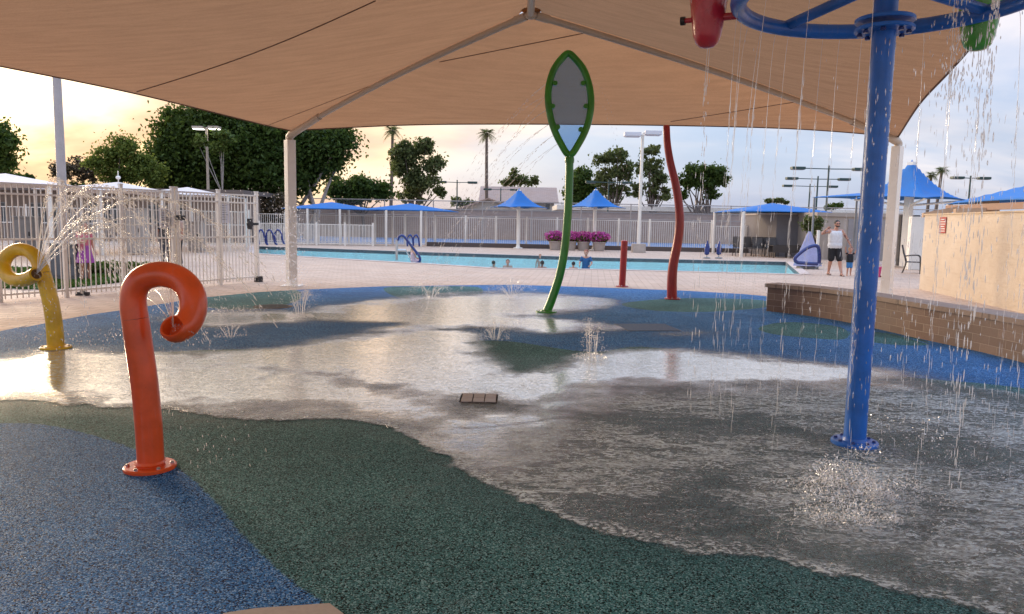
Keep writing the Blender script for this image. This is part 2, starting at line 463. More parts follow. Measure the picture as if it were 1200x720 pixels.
def ring(cx, cy, r, n=48): return [(cx + r * math.cos(2 * math.pi * i / n), cy + r * math.sin(2 * math.pi * i / n)) for i in range(n)]
m_dirt = plain('dry_earth', (0.22, 0.16, 0.11), 0.95, var=0.2, scale=0.3)
DK = [(-40, -14), (30, -14), (30, 49.0), (-40, 49.0)]
tag(polysheet('ground', [ring(0, 0, 1800), DK], -0.02, m_dirt), kind='structure')
tag(polysheet('pool_deck', [DK, [(p.x, p.y) for p in POOL]], Z_DECK, m_deck), kind='structure')
# rubber pad ---------------------------------------------------------------
XMIN, XMAX = -15.0, 7.5
fx = np.array([p.x for p in far]); fy = np.array([p.y for p in far])
o_ = np.argsort(fx); fx = fx[o_]; fy = fy[o_]
wx = np.array([p.x for p in wallf]); wy = np.array([p.y for p in wallf])
def yfar(X):
    y = np.interp(X, fx, fy)
    # behind the low wall the pad stops under the wall
    wl = np.interp(X, np.maximum.accumulate(wx), wy) + 0.22
    return np.where(X > 5.85, wl, y)
NXc, NYr = 380, 240
gxs = np.linspace(XMIN, XMAX, NXc)
gt = np.linspace(0, 1, NYr)
XX = np.repeat(gxs[:, None], NYr, 1)
Y0 = 0.3
YY = Y0 + (yfar(XX) - Y0) * gt[None, :]
def grid_mesh(name, z):
    co = np.stack([XX.ravel(), YY.ravel(), np.full(XX.size, z)], 1).astype(np.float32)
    i = np.arange(NXc - 1)[:, None] * NYr + np.arange(NYr - 1)[None, :]
    i = i.ravel()
    f = np.stack([i, i + NYr, i + NYr + 1, i + 1], 1)
    me = bpy.data.meshes.new(name)
    me.vertices.add(len(co)); me.vertices.foreach_set('co', co.ravel())
    me.loops.add(f.size); me.loops.foreach_set('vertex_index', f.ravel().astype(np.int32))
    me.polygons.add(len(f)); me.polygons.foreach_set('loop_start', (np.arange(len(f)) * 4).astype(np.int32))
    me.update(calc_edges=True)
    return me
def sdf(poly):
    """signed distance, positive inside"""
    P = np.array([(p[0], p[1]) for p in poly]); Q = np.roll(P, -1, 0)
    x = XX.ravel(); y = YY.ravel()
    d = np.full(x.size, 1e9); ins = np.zeros(x.size, bool)
    for (ax, ay), (bx_, by_) in zip(P, Q):
        ex, ey = bx_ - ax, by_ - ay
        t = np.clip(((x - ax) * ex + (y - ay) * ey) / (ex * ex + ey * ey + 1e-12), 0, 1)
        d = np.minimum(d, (x - ax - t * ex) ** 2 + (y - ay - t * ey) ** 2)
        c = (ay > y) != (by_ > y)
        with np.errstate(divide='ignore', invalid='ignore'):
            ins ^= c & (x < (bx_ - ax) * (y - ay) / (by_ - ay + 1e-12) + ax)
    return np.where(ins, 1, -1) * np.sqrt(d)
def PX(L, n=5): return [(p.x, p.y) for p in spline([G(min(1500, max(-400, a)), b) for a, b in L], n, closed=True)]
Z1 = [(-400, 520), (-150, 500), (0, 497), (60, 500), (130, 518), (200, 545), (245, 582), (290, 635), (345, 685), (405, 728), (450, 775), (200, 800), (-400, 800)]
Z2 = [(-400, 425), (-200, 395), (-60, 375), (100, 345), (300, 325), (600, 318), (870, 325), (1000, 345), (1250, 395), (1500, 470), (1400, 492), (1200, 456),
      (1100, 446), (960, 433), (850, 418), (750, 407), (690, 413), (600, 401), (545, 399), (480, 392), (380, 408), (240, 411), (100, 422), (-100, 450), (-400, 500)]
TL = [[(235, 352), (285, 342), (345, 340), (350, 352), (310, 362), (250, 362)], [(450, 338), (500, 336), (560, 337), (556, 348), (480, 352)],
      [(730, 356), (800, 350), (890, 352), (900, 360), (830, 366), (760, 364)], [(890, 384), (925, 378), (985, 384), (990, 398), (940, 396), (900, 391)],
      [(1000, 388), (1060, 394), (1092, 404), (1050, 405), (1005, 398)]]  # last patch is a shadow, put into the zone colour as teal
zone = np.maximum(sdf(PX(Z1)), sdf(PX(Z2)))
for t in TL: zone = np.minimum(zone, -sdf(PX(t)))
FA = [(-300, 470), (-100, 438), (0, 424), (60, 411), (150, 414), (240, 413), (330, 407), (420, 392), (520, 386), (556, 391), (566, 408), (602, 436), (640, 430), (690, 416), (760, 410),
      (850, 413), (960, 424), (1050, 434), (1130, 452), (1230, 470), (1400, 500), (1500, 800), (1200, 745), (1140, 722), (1040, 697), (960, 672), (880, 652),
      (800, 650), (700, 627), (620, 597), (560, 570), (530, 545), (500, 520), (450, 505), (400, 492), (330, 495), (250, 489), (170, 482), (100, 475), (-60, 476), (-300, 500)]
FB = [(345, 374), (365, 362), (440, 352), (520, 344), (600, 342), (700, 349), (722, 357), (690, 366), (640, 371), (690, 377), (740, 386), (660, 392), (600, 388), (560, 386), (500, 390),
      (455, 395), (430, 388), (470, 380), (410, 378)]
FC = [(200, 372), (280, 362), (350, 366), (370, 376), (300, 382), (230, 384)]
FD = [(770, 393), (800, 389), (832, 391), (810, 395)]
wet = np.maximum.reduce([sdf(PX(p)) for p in (FA, FB, FC, FD)])
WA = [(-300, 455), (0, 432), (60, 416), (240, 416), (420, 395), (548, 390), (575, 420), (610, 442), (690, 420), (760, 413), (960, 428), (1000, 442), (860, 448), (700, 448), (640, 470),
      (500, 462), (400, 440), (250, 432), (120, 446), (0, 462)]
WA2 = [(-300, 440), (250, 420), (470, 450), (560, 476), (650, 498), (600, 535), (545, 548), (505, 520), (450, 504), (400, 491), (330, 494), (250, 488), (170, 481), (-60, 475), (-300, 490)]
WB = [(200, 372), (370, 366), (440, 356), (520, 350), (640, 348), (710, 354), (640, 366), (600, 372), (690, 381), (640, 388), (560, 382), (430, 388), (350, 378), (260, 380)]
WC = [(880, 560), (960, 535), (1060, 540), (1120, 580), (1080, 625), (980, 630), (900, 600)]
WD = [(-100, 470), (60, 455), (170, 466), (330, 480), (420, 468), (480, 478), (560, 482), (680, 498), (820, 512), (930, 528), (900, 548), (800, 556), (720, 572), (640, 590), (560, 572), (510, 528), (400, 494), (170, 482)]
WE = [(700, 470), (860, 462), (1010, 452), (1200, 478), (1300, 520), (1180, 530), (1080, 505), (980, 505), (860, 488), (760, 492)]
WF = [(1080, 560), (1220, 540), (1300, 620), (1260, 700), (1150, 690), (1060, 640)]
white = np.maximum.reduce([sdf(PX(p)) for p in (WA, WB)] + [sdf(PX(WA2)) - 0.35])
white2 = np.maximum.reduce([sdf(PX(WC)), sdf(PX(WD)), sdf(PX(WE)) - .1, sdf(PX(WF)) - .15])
def setattr_(me, name, arr):
    a = me.attributes.new(name, 'FLOAT', 'POINT'); a.data.foreach_set('value', np.clip(arr, -9, 9).astype(np.float32))

s = NT('rubber_granules')
az = s.n('ShaderNodeAttribute', attribute_name='zone').outputs['Fac']
aw = s.n('ShaderNodeAttribute', attribute_name='wet').outputs['Fac']
v = s.pos()
vo = s.n('ShaderNodeTexVoronoi', {'Vector': v, 'Scale': 160.0, 'Randomness': 1.0})
sp = s.n('ShaderNodeSeparateColor', {0: vo.outputs['Color']})
rnd, rnd2 = sp.outputs[0], sp.outputs[1]
big = s.noise(v, 0.9, 5, 0.6); mid = s.noise(v, 16, 3)
def pick(d, m_, l):
    a = s.mix(s.rng(rnd, 0.27, 0.33), d, m_)
    return s.mix(s.rng(rnd, 0.80, 0.86), a, l)
cb = pick((0.004, 0.012, 0.045), (0.040, 0.20, 0.50), (0.27, 0.50, 0.80))
ct = pick((0.004, 0.012, 0.012), (0.065, 0.20, 0.205), (0.25, 0.45, 0.46))
edge = s.math('ADD', az, s.math('MULTIPLY', s.math('SUBTRACT', mid, 0.5), 0.05))
zf = s.rng(edge, -0.012, 0.012)
c = s.mix(zf, ct, cb)
c = s.mix(s.rng(big, 0.3, 0.7), mul((1, 1, 1), 0.72), (1, 1, 1))if False else s.mix(1.0, c, s.mix(s.rng(big, 0.3, 0.7), (0.74, 0.74, 0.76), (1, 1, 1)), 'MULTIPLY')
damp = s.rng(s.math('ADD', aw, s.math('MULTIPLY', s.math('SUBTRACT', big, 0.5), 1.2)), -0.5, 0.05)
c = s.mix(damp, c, s.mix(1.0, c, (0.74, 0.78, 0.80), 'MULTIPLY'))
worn = s.noise(v, 2.3, 6, 0.7, 0.8)
c = s.mix(s.math('MULTIPLY', s.rng(worn, 0.54, 0.70), 0.14), c, (0.20, 0.21, 0.21))
c = s.mix(s.math('MULTIPLY', s.rng(s.noise(v, 1.1, 5, 0.6, 1.0), 0.55, 0.66), 0.16), c, (0.012, 0.025, 0.03))
h = s.math('ADD', s.math('MULTIPLY', vo.outputs['Distance'], -1.0), s.math('MULTIPLY', rnd2, 0.6))
rr = s.math('SUBTRACT', s.rng(rnd2, 0, 1, 0.55, 0.9), s.math('MULTIPLY', damp, 0.25))
m_rubber = s.done(s.bsdf(Base_Color=c, Roughness=rr, Specular_IOR_Level=0.06, Normal=s.bump(h, 0.7, 0.004)))

s = NT('water_film')
aw = s.n('ShaderNodeAttribute', attribute_name='wet').outputs['Fac']
wh = s.n('ShaderNodeAttribute', attribute_name='white').outputs['Fac']
wh2 = s.n('ShaderNodeAttribute', attribute_name='white2').outputs['Fac']
v = s.pos()
e1 = s.noise(v, 1.3, 6, 0.62); e2 = s.noise(v, 9, 4, 0.6); e3 = s.noise(v, 42, 3, 0.6)
ed = s.math('ADD', aw, s.math('ADD', s.math('MULTIPLY', s.math('SUBTRACT', e1, 0.5), 0.55), s.math('MULTIPLY', s.math('SUBTRACT', e2, 0.5), 0.14)))
far_ = s.rng(s.n('ShaderNodeSeparateXYZ', {0: v}).outputs[1], 5.5, 8.0)
wetf = s.mix(far_, s.rng(ed, -0.03, 0.05), s.rng(ed, -0.16, 0.30))
wsm = s.rng(s.math('ADD', wh, s.math('MULTIPLY', s.math('SUBTRACT', e1, 0.5), 2.4)), -1.0, 0.22)
rp = s.noise(s.pos(scale=(1.0, 2.0, 1), rot=(0, 0, R(12))), 4.2, 6, 0.62, 1.8)
rb = s.noise(s.pos(scale=(1.0, 2.6, 1), rot=(0, 0, R(20))), 1.6, 6, 0.6, 1.2)
md_ = s.n('ShaderNodeAttribute', attribute_name='mound').outputs['Fac']
rp2 = s.noise(s.pos(scale=(1.0, 1.7, 1), rot=(0, 0, R(-15))), 13, 5, 0.62, 2.2)
gr = s.noise(v, 110, 2)
hh = s.math('ADD', s.math('ADD', s.math('MULTIPLY', rp, 1.0), s.math('MULTIPLY', s.rng(md_, -0.03, 0.05), 0.9)), s.math('ADD', s.math('MULTIPLY', rp2, 0.5), s.math('MULTIPLY', gr, 0.10)))
nrm = s.n('ShaderNodeBump', {'Height': hh, 'Strength': s.rng(wsm, 0, 1, 1.0, 0.05, False), 'Distance': 0.05}).outputs[0]
fr = s.n('ShaderNodeFresnel', {'IOR': 1.36, 'Normal': nrm})
gl = s.n('ShaderNodeBsdfGlossy', {'Color': (1, 1, 1), 'Roughness': 0.10, 'Normal': nrm})
tp = s.n('ShaderNodeBsdfTransparent', {'Color': (0.84, 0.91, 0.93)})
surf = s.n('ShaderNodeMixShader', {0: s.math('MINIMUM', s.math('ADD', s.math('MULTIPLY', fr.outputs[0], s.rng(wsm, 0, 1, 0.62, 2.6, False)), 0.05), 0.92)})
s.t.links.new(tp.outputs[0], surf.inputs[1]); s.t.links.new(gl.outputs[0], surf.inputs[2])
# foam: bubble streaks, plus sky reflection painted as diffuse white in the white zones
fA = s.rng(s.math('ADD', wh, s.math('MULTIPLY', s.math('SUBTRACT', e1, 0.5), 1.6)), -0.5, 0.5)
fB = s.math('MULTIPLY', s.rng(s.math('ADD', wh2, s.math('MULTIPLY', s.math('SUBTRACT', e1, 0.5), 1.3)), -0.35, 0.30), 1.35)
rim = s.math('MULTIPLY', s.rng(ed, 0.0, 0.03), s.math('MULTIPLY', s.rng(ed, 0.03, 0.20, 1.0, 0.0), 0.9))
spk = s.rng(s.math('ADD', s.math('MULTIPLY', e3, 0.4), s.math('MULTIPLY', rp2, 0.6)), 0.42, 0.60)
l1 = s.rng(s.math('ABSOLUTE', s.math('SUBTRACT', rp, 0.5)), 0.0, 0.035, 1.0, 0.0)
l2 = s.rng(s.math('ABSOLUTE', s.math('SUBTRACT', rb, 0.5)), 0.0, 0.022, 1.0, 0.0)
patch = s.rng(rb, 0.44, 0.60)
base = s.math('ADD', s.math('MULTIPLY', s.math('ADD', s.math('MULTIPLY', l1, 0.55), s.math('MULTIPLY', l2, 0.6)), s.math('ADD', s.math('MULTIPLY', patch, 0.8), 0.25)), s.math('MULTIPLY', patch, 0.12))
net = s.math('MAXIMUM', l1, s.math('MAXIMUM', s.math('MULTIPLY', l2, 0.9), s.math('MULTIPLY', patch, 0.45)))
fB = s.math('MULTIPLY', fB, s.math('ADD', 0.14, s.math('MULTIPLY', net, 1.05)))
foam_sheen = s.math('ADD', s.math('MULTIPLY', s.math('MAXIMUM', fA, fB), s.math('ADD', s.math('MULTIPLY', spk, 0.30), s.rng(wsm, 0, 1, 0.60, 0.20, False))), s.math('ADD', s.math('MULTIPLY', rim, spk), s.math('MULTIPLY', base, spk)), clamp=True)
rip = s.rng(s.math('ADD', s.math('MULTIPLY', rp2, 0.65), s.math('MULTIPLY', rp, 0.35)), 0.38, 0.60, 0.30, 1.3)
foam_sheen = s.math('MULTIPLY', foam_sheen, s.math('ADD', s.math('MULTIPLY', rip, s.rng(wsm, 0, 1, 1.0, 0.45, False)), s.rng(wsm, 0, 1, 0.0, 0.55, False)), clamp=True)
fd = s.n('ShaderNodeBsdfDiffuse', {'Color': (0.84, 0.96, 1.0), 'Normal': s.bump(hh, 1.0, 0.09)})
m1 = s.n('ShaderNodeMixShader', {0: s.math('MULTIPLY', foam_sheen, 0.92)}); s.t.links.new(surf.outputs[0], m1.inputs[1]); s.t.links.new(fd.outputs[0], m1.inputs[2])
tt = s.n('ShaderNodeBsdfTransparent', {'Color': (1, 1, 1)})
m2 = s.n('ShaderNodeMixShader', {0: wetf}); s.t.links.new(tt.outputs[0], m2.inputs[1]); s.t.links.new(m1.outputs[0], m2.inputs[2])
m_film = s.done(m2.outputs[0])
me = grid_mesh('splash_pad', Z_PAD); setattr_(me, 'zone', zone); setattr_(me, 'wet', wet)
tag(meshobj('splash_pad', me, m_rubber), kind='structure')
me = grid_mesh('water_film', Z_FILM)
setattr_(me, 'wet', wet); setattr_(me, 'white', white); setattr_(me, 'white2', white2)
setattr_(me, 'mound', sdf(PX([(530, 500), (560, 491), (620, 487), (674, 488), (640, 494), (590, 501), (545, 504)])))
# drop the dry part of the film sheet
bm = bmesh.new(); bm.from_mesh(me)
wl = bm.verts.layers.float['wet']
bmesh.ops.delete(bm, geom=[q for q in bm.verts if q[wl] < -0.55], context='VERTS')
bm.to_mesh(me); bm.free()
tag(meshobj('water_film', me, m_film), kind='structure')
# slab corner at the bottom edge of the picture
sl_ = [G(262, 727), G(300, 721), G(386, 715), G(402, 727), G(420, 752), G(250, 752)]
bm = B(); prism(bm, sl_, 0.008, 0.03); tag(obj('concrete_slab', bm, m_concrete), kind='structure')

# pool ---------------------------------------------------------------------
bm = B()
n = len(POOL)
a = [bm.verts.new((p.x, p.y, -0.001)) for p in POOL]; b = [bm.verts.new((p.x, p.y, -0.16)) for p in POOL]; c = [bm.verts.new((p.x, p.y, -1.2)) for p in POOL]
for i in range(n):
    j = (i + 1) % n
    f = bm.faces.new((a[i], a[j], b[j], b[i])); f.material_index = 1
    bm.faces.new((b[i], b[j], c[j], c[i]))
bm.faces.new(c)
for f in bm.faces: pass
tag(obj('pool_basin', bm, [m_pooltile, m_tileband]), kind='structure')
tag(polysheet('pool_water', [[(p.x, p.y) for p in POOL]], -0.10, m_poolwater), kind='structure')
bm = B()
for i in range(n):
    p, q = POOL[i], POOL[(i + 1) % n]
    t = (q - p).normalized(); nn = Vector((t.y, -t.x, 0))
    cen = sum(POOL, Vector()) / n
    if (p - cen).dot(nn) < 0: nn = -nn
    prism(bm, [p - t * .0, q + t * .0, q + nn * 0.32, p + nn * 0.32], 0.004, 0.022)
tag(obj('pool_coping', bm, plain('pool_coping', (0.55, 0.44, 0.38), 0.8, var=0.08)), kind='structure')

# low block seat wall --------------------------------------------------------
def uvwall(name, line, z0, z1, thick, m, parent=None, closed_ends=True):
    """a wall following a line, UV in metres for its courses; thickness on the far side"""
    bm = B(); uv = bm.loops.layers.uv.new('uv')
    L = 0; off = []
    N = len(line)
    for i, p in enumerate(line):
        t = (line[min(N - 1, i + 1)] - line[max(0, i - 1)]).normalized(); nn = Vector((-t.y, t.x, 0))
        off.append(p + nn * thick)
    for a_, b_ in ((line, off), (off, line)):
        pass
    def quad(p, q, u0, u1):
        vs = [bm.verts.new((p.x, p.y, z0)), bm.verts.new((q.x, q.y, z0)), bm.verts.new((q.x, q.y, z1)), bm.verts.new((p.x, p.y, z1))]
        f = bm.faces.new(vs)
        for l, c_ in zip(f.loops, ((u0, z0), (u1, z0), (u1, z1), (u0, z1))): l[uv].uv = c_
    L = 0
    for i in range(N - 1):
        d = (line[i + 1] - line[i]).length
        quad(line[i], line[i + 1], L, L + d); quad(off[i + 1], off[i], L + d, L)
        vs = [bm.verts.new((p.x, p.y, z1)) for p in (line[i], line[i + 1], off[i + 1], off[i])]
        f = bm.faces.new(vs)
        for l in f.loops: l[uv].uv = (l.vert.co.x, l.vert.co.y)
        L += d
    quad(off[0], line[0], 0, thick); quad(line[-1], off[-1], 0, thick)
    bmesh.ops.remove_doubles(bm, verts=bm.verts, dist=1e-4)
    return obj(name, bm, m, parent), off
HW = 0.53
t = thing('seat_wall', 'low curved tan block wall with flat stone coping along the right edge of the splash pad', 'low wall', (wallf[0].x, wallf[0].y, 0))
w_, off = uvwall('wall', wallf, -0.01, HW - 0.07, 0.42, m_brick)
w_.parent = t; w_.matrix_parent_inverse = Matrix.Translation(-Vector(t.location))
bm = B()
N = len(wallf)
for i in range(N - 1):
    def o2(i, k):
        tt_ = (wallf[min(N - 1, i + 1)] - wallf[max(0, i - 1)]).normalized(); nn = Vector((-tt_.y, tt_.x, 0))
        e = tt_ * (-0.04 if i == 0 else 0)
        return wallf[i] + nn * k + e
    prism(bm, [o2(i, -0.04), o2(i + 1, -0.04), o2(i + 1, 0.46), o2(i, 0.46)], HW - 0.07, HW)
bmesh.ops.remove_doubles(bm, verts=bm.verts, dist=1e-4)
bmesh.ops.delete(bm, geom=[f for f in bm.faces if False], context='FACES')
c_ = obj('coping', bm, m_coping, t); c_.matrix_parent_inverse = Matrix.Translation(-Vector(t.location))

def under(t, o):
    """parent o (built in world coordinates) to the thing t"""
    o.parent = t
    o.matrix_parent_inverse = (Matrix.Translation(t.location) @ t.rotation_euler.to_matrix().to_4x4()).inverted()
    return o

# tall tan stucco wall on the right -------------------------------------------
A = G(1077, 339); Bp = G(1200, 367.5); d_ = (Bp - A).normalized(); Bend = A + d_ * 16
t = thing('stucco_wall', 'tall tan stucco wall standing beyond the low wall at the right', 'wall', A)
bm = B()
nn = Vector((-d_.y, d_.x, 0)); nn = nn if nn.x > 0 else -nn
h0 = gz(1077, 255.5, A.y); h1 = gz(1200, 244, Bp.y)
hA = (h0 + h1) / 2
seg = 60
front, top, back = [], [], []
for i in range(seg + 1):
    p = A + d_ * (16 * i / seg)
    j = 0.0
    front.append(bm.verts.new((p.x, p.y, 0))); top.append(bm.verts.new((p.x, p.y, hA))); q = p + nn * 0.25; back.append((bm.verts.new((q.x, q.y, hA)), bm.verts.new((q.x, q.y, 0))))
for i in range(seg):
    bm.faces.new((front[i], front[i + 1], top[i + 1], top[i])); bm.faces.new((top[i], top[i + 1], back[i + 1][0], back[i][0]))
    bm.faces.new((back[i][0], back[i + 1][0], back[i + 1][1], back[i][1]))
bm.faces.new((front[0], top[0], back[0][0], back[0][1])); bm.faces.new((front[-1], back[-1][1], back[-1][0], top[-1]))
under(t, obj('wall', bm, m_stucco))
bm = B()
c0, c1 = A - d_ * 0.03, Bend
prism(bm, [c0 - nn * 0.02, c1 - nn * 0.02, c1 + nn * 0.28, c0 + nn * 0.28], hA + 0.002, hA + 0.035)
under(t, obj('cap', bm, plain('wall_cap', (0.58, 0.45, 0.30), 0.8)))
# sign on the wall
sp_ = at(1104.5, 262, 1)
f_ = (A.xy - Vector((0, 0))).length
def on_wall(px, py, offs=0.012):
    d = ray(px, py); o = Vector((0, 0, CH)); n3 = Vector((nn.x, nn.y, 0)); k = (A - nn * offs - o).dot(n3) / d.dot(n3)
    return o + d * k
p = on_wall(1105, 264)
t = thing('wall_sign', 'small red and white rules sign on the stucco wall', 'sign', p, math.atan2(d_.y, d_.x))
sw, sh = 0.20, 0.40
bm = B(); box(bm, -sw, sw, -0.012, 0.0, -sh / 2, sh / 2); obj('board', bm, plain('sign_red', (0.42, 0.07, 0.05), 0.5), t)
bm = B()
for i in range(6):
    z = sh / 2 - 0.06 - i * 0.058
    wd = sw * (0.85 if i % 3 else 0.6)
    box(bm, -wd, wd, 0.0, 0.003, z - 0.011, z + 0.011); box(bm, -wd, wd, -0.015, -0.012, z - 0.011, z + 0.011)
obj('lettering', bm, plain('sign_white', (0.7, 0.66, 0.6), 0.5), t)

# ================================================================ CANOPY
PLx = G(342, 335.5); pl = PLx
prx = 17.3
pr = Vector((gx(1038, prx), prx, 0))
ZE = gz(341, 153, pl.y); ZR = gz(1051, 160, pr.y)
EA = Vector((pl.x, pl.y, ZE)); EB = Vector((gx(1053, prx, ZR), prx, ZR))
R1 = at(622, 11, 12.6); R2 = Vector((R1.x - 0.1, 2.2, R1.z + 0.02))
ED = Vector((-9.6, -2.6, 3.7)); EC = Vector((7.0, -2.6, 3.7))
print('canopy', EA, EB, R1)
def at_z(px, py, z): return G(px, py, z)
def dens(P, n=10): return spline(P, n)
eL = dens([EA, at_z(300, 144, ZE + 0.10), at_z(160, 110, ZE + 0.28), at_z(0, 77.5, ZE + 0.38), at_z(-250, 30, ZE + 0.36), Vector((-8.9, 1.5, 3.85)), ED])
eR = dens([EB, at_z(1077, 123, ZR + 0.16), at_z(1110, 87, ZR + 0.3), at_z(1134, 60, ZR + 0.38), at_z(1166, 17, ZR + 0.45), at_z(1205, -32, ZR + 0.45), Vector((5.4, 1.0, 3.95)), EC])
eF = dens([EA, at(480, 146.5, 17.5), at(620, 145.5, 17.2), at(781, 147, 17.1), at(930, 151, 17.2), EB])
eN = dens([ED, (ED + EC) / 2 + Vector((0, 1.2, 0.45)), EC])
def resample(P, n):
    L = [0]
    for a_, b_ in zip(P, P[1:]): L.append(L[-1] + (b_ - a_).length)
    out = []; k = 0
    for i in range(n + 1):
        s_ = L[-1] * i / n
        while k < len(L) - 2 and L[k + 1] < s_: k += 1
        out.append(P[k].lerp(P[k + 1], (s_ - L[k]) / (L[k + 1] - L[k])))
    return out
NU, NV = 48, 16
def panel_pts(eave, top, sag=0.22):
    E = resample(eave, NU); T = resample(top, NU)
    g = []
    for i in range(NU + 1):
        row = []
        for j in range(NV + 1):
            v_ = j / NV
            p = E[i].lerp(T[i], v_)
            p.z -= sag * math.sin(math.pi * v_) * math.sin(math.pi * i / NU)
            row.append(p)
        g.append(row)
    return g
hl1 = [EA.lerp(R1, k / 12) for k in range(13)]
hr1 = [EB.lerp(R1, k / 12) for k in range(13)]
for H_ in (hl1, hr1):
    for k, p in enumerate(H_): p.z += 0.10 * math.sin(math.pi * k / 12)
hl2 = [ED.lerp(R2, k / 12) for k in range(13)]; hr2 = [EC.lerp(R2, k / 12) for k in range(13)]
panels = {'far': panel_pts(eF, hl1 + hr1[::-1][1:], 0.12), 'left': panel_pts(eL, hl1 + hl2[::-1], 0.30), 'right': panel_pts(eR, hr1 + hr2[::-1], 0.2), 'near': panel_pts(eN, hl2 + hr2[::-1][1:], 0.1)}
canopy = thing('shade_canopy', 'huge tan fabric shade canopy on cream steel posts over the splash pad', 'canopy', (0.5, 8, 0))
for nm, g in panels.items():
    bm = B()
    vv = [[bm.verts.new(p) for p in row] for row in g]
    for i in range(NU):
        for j in range(NV):
            try: bm.faces.new((vv[i][j], vv[i + 1][j], vv[i + 1][j + 1], vv[i][j + 1]))
            except ValueError: pass
    bmesh.ops.remove_doubles(bm, verts=bm.verts, dist=1e-4)
    under(canopy, obj('fabric_panel', bm, m_canopy, smooth=True))
def uvat(g, px, py):
    best = None
    for i in range(NU + 1):
        for j in range(NV + 1):
            p = g[i][j]
            if p.y < 2: continue
            x, y = proj(p); d = (x - px) ** 2 + (y - py) ** 2
            if best is None or d < best[0]: best = (d, i, j)
    return best[1], best[2]
def gp(g, u, v_):
    i = min(NU - 1, max(0, int(u))); j = min(NV - 1, max(0, int(v_))); a_, b_ = u - i, v_ - j
    return (g[i][j] * (1 - a_) + g[i + 1][j] * a_) * (1 - b_) + (g[i][j + 1] * (1 - a_) + g[i + 1][j + 1] * a_) * b_
from mathutils.bvhtree import BVHTree
bvh = {}
m_seam = plain('seam_thread', (0.14, 0.07, 0.04), 0.8)
for nm, p0, p1, wd in (('left', (160, 107), (440, 0), 0.022), ('far', (515, 72), (690, 37), 0.016), ('far', (786, 142), (932, 119), 0.012), ('left', (315, 146), (480, 82), 0.008)):
    if nm not in bvh:
        g = panels[nm]; vs_ = [p for row in g for p in row]
        bvh[nm] = BVHTree.FromPolygons(vs_, [(i * (NV + 1) + j, (i + 1) * (NV + 1) + j, (i + 1) * (NV + 1) + j + 1, i * (NV + 1) + j + 1) for i in range(NU) for j in range(NV)])
    pts = []
    for k_ in range(25):
        q = k_ / 24; bow = math.sin(math.pi * q) * (7 if nm == 'left' and wd > .015 else 0)
        hit = bvh[nm].ray_cast(Vector((0, 0, CH)), ray(p0[0] + (p1[0] - p0[0]) * q, p0[1] + (p1[1] - p0[1]) * q + bow).normalized())
        if hit[0] is not None: pts.append(hit[0] + Vector((0, 0, -0.014)))
    if len(pts) < 3: continue
    bm = B(); tube(bm, pts, wd / 2 * .6 + 0.003, 6); under(canopy, obj('seam', bm, m_seam))
for e in (eL, eR, eF, eN):
    bm = B(); tube(bm, e, 0.018, 8); under(canopy, obj('edge_cable', bm, m_seam, smooth=True))
for H_ in (hl1, hr1, hl2, hr2):
    bm = B(); P = [p + Vector((0, 0, -0.075)) for p in H_]
    tube(bm, P, 0.055, 12); under(canopy, obj('hip_beam', bm, m_beam, smooth=True))
bm = B(); tube(bm, [R1 + Vector((0, 0, -0.08)), R2 + Vector((0, 0, -0.08))], 0.06, 12); under(canopy, obj('ridge_beam', bm, m_beam, smooth=True))
bm = B(); ball(bm, R1 + Vector((0, 0, -0.10)), 0.09, 3, (1, 1, .7))
for H_ in (hl1, hr1):
    d = (H_[10] - H_[12]).normalized(); c = R1 + Vector((0, 0, -0.075)); tube(bm, [c + d * 0.10, c + d * 0.34], 0.068, 12)
bm2 = B(); lathe(bm2, [(.17, .0), (.10, .05), (.02, .07)], tuple(R1 + Vector((0, 0, -.02))), 24); under(canopy, obj('peak_cap', bm2, m_canopy, smooth=True))
under(canopy, obj('ridge_joint', bm, m_beam, smooth=True))
for base, e, hip in ((pl, EA, hl1), (pr, EB, hr1), (Vector((ED.x, ED.y, 0)), ED, hl2), (Vector((EC.x, EC.y, 0)), EC, hr2)):
    rz_ = R(38)
    bm = B(); tube(bm, [base, Vector((base.x, base.y, 0)) + Vector((e.x - base.x, e.y - base.y, 0)) * 0.95 + Vector((0, 0, e.z - 0.22))], 0.142, 4, square=True, twist=R(-50))
    bevel(bm, 0.012); under(canopy, obj('post', bm, m_cream))
    d = (hip[3] - hip[0]); top_ = Vector((e.x, e.y, e.z - 0.24))
    bm = B(); tube(bm, spline([top_, top_ + Vector((0, 0, 0.10)), Vector((e.x, e.y, e.z - .12)) + d * 0.10, hip[2] + Vector((0, 0, -0.075))], 6), [0.085] * 12 + [.075] * 7, 12); under(canopy, obj('elbow', bm, m_beam, smooth=True))
    bm = B(); box(bm, base.x - 0.22, base.x + 0.22, base.y - 0.22, base.y + 0.22, 0.001, 0.02); under(canopy, obj('base_plate', bm, m_cream))
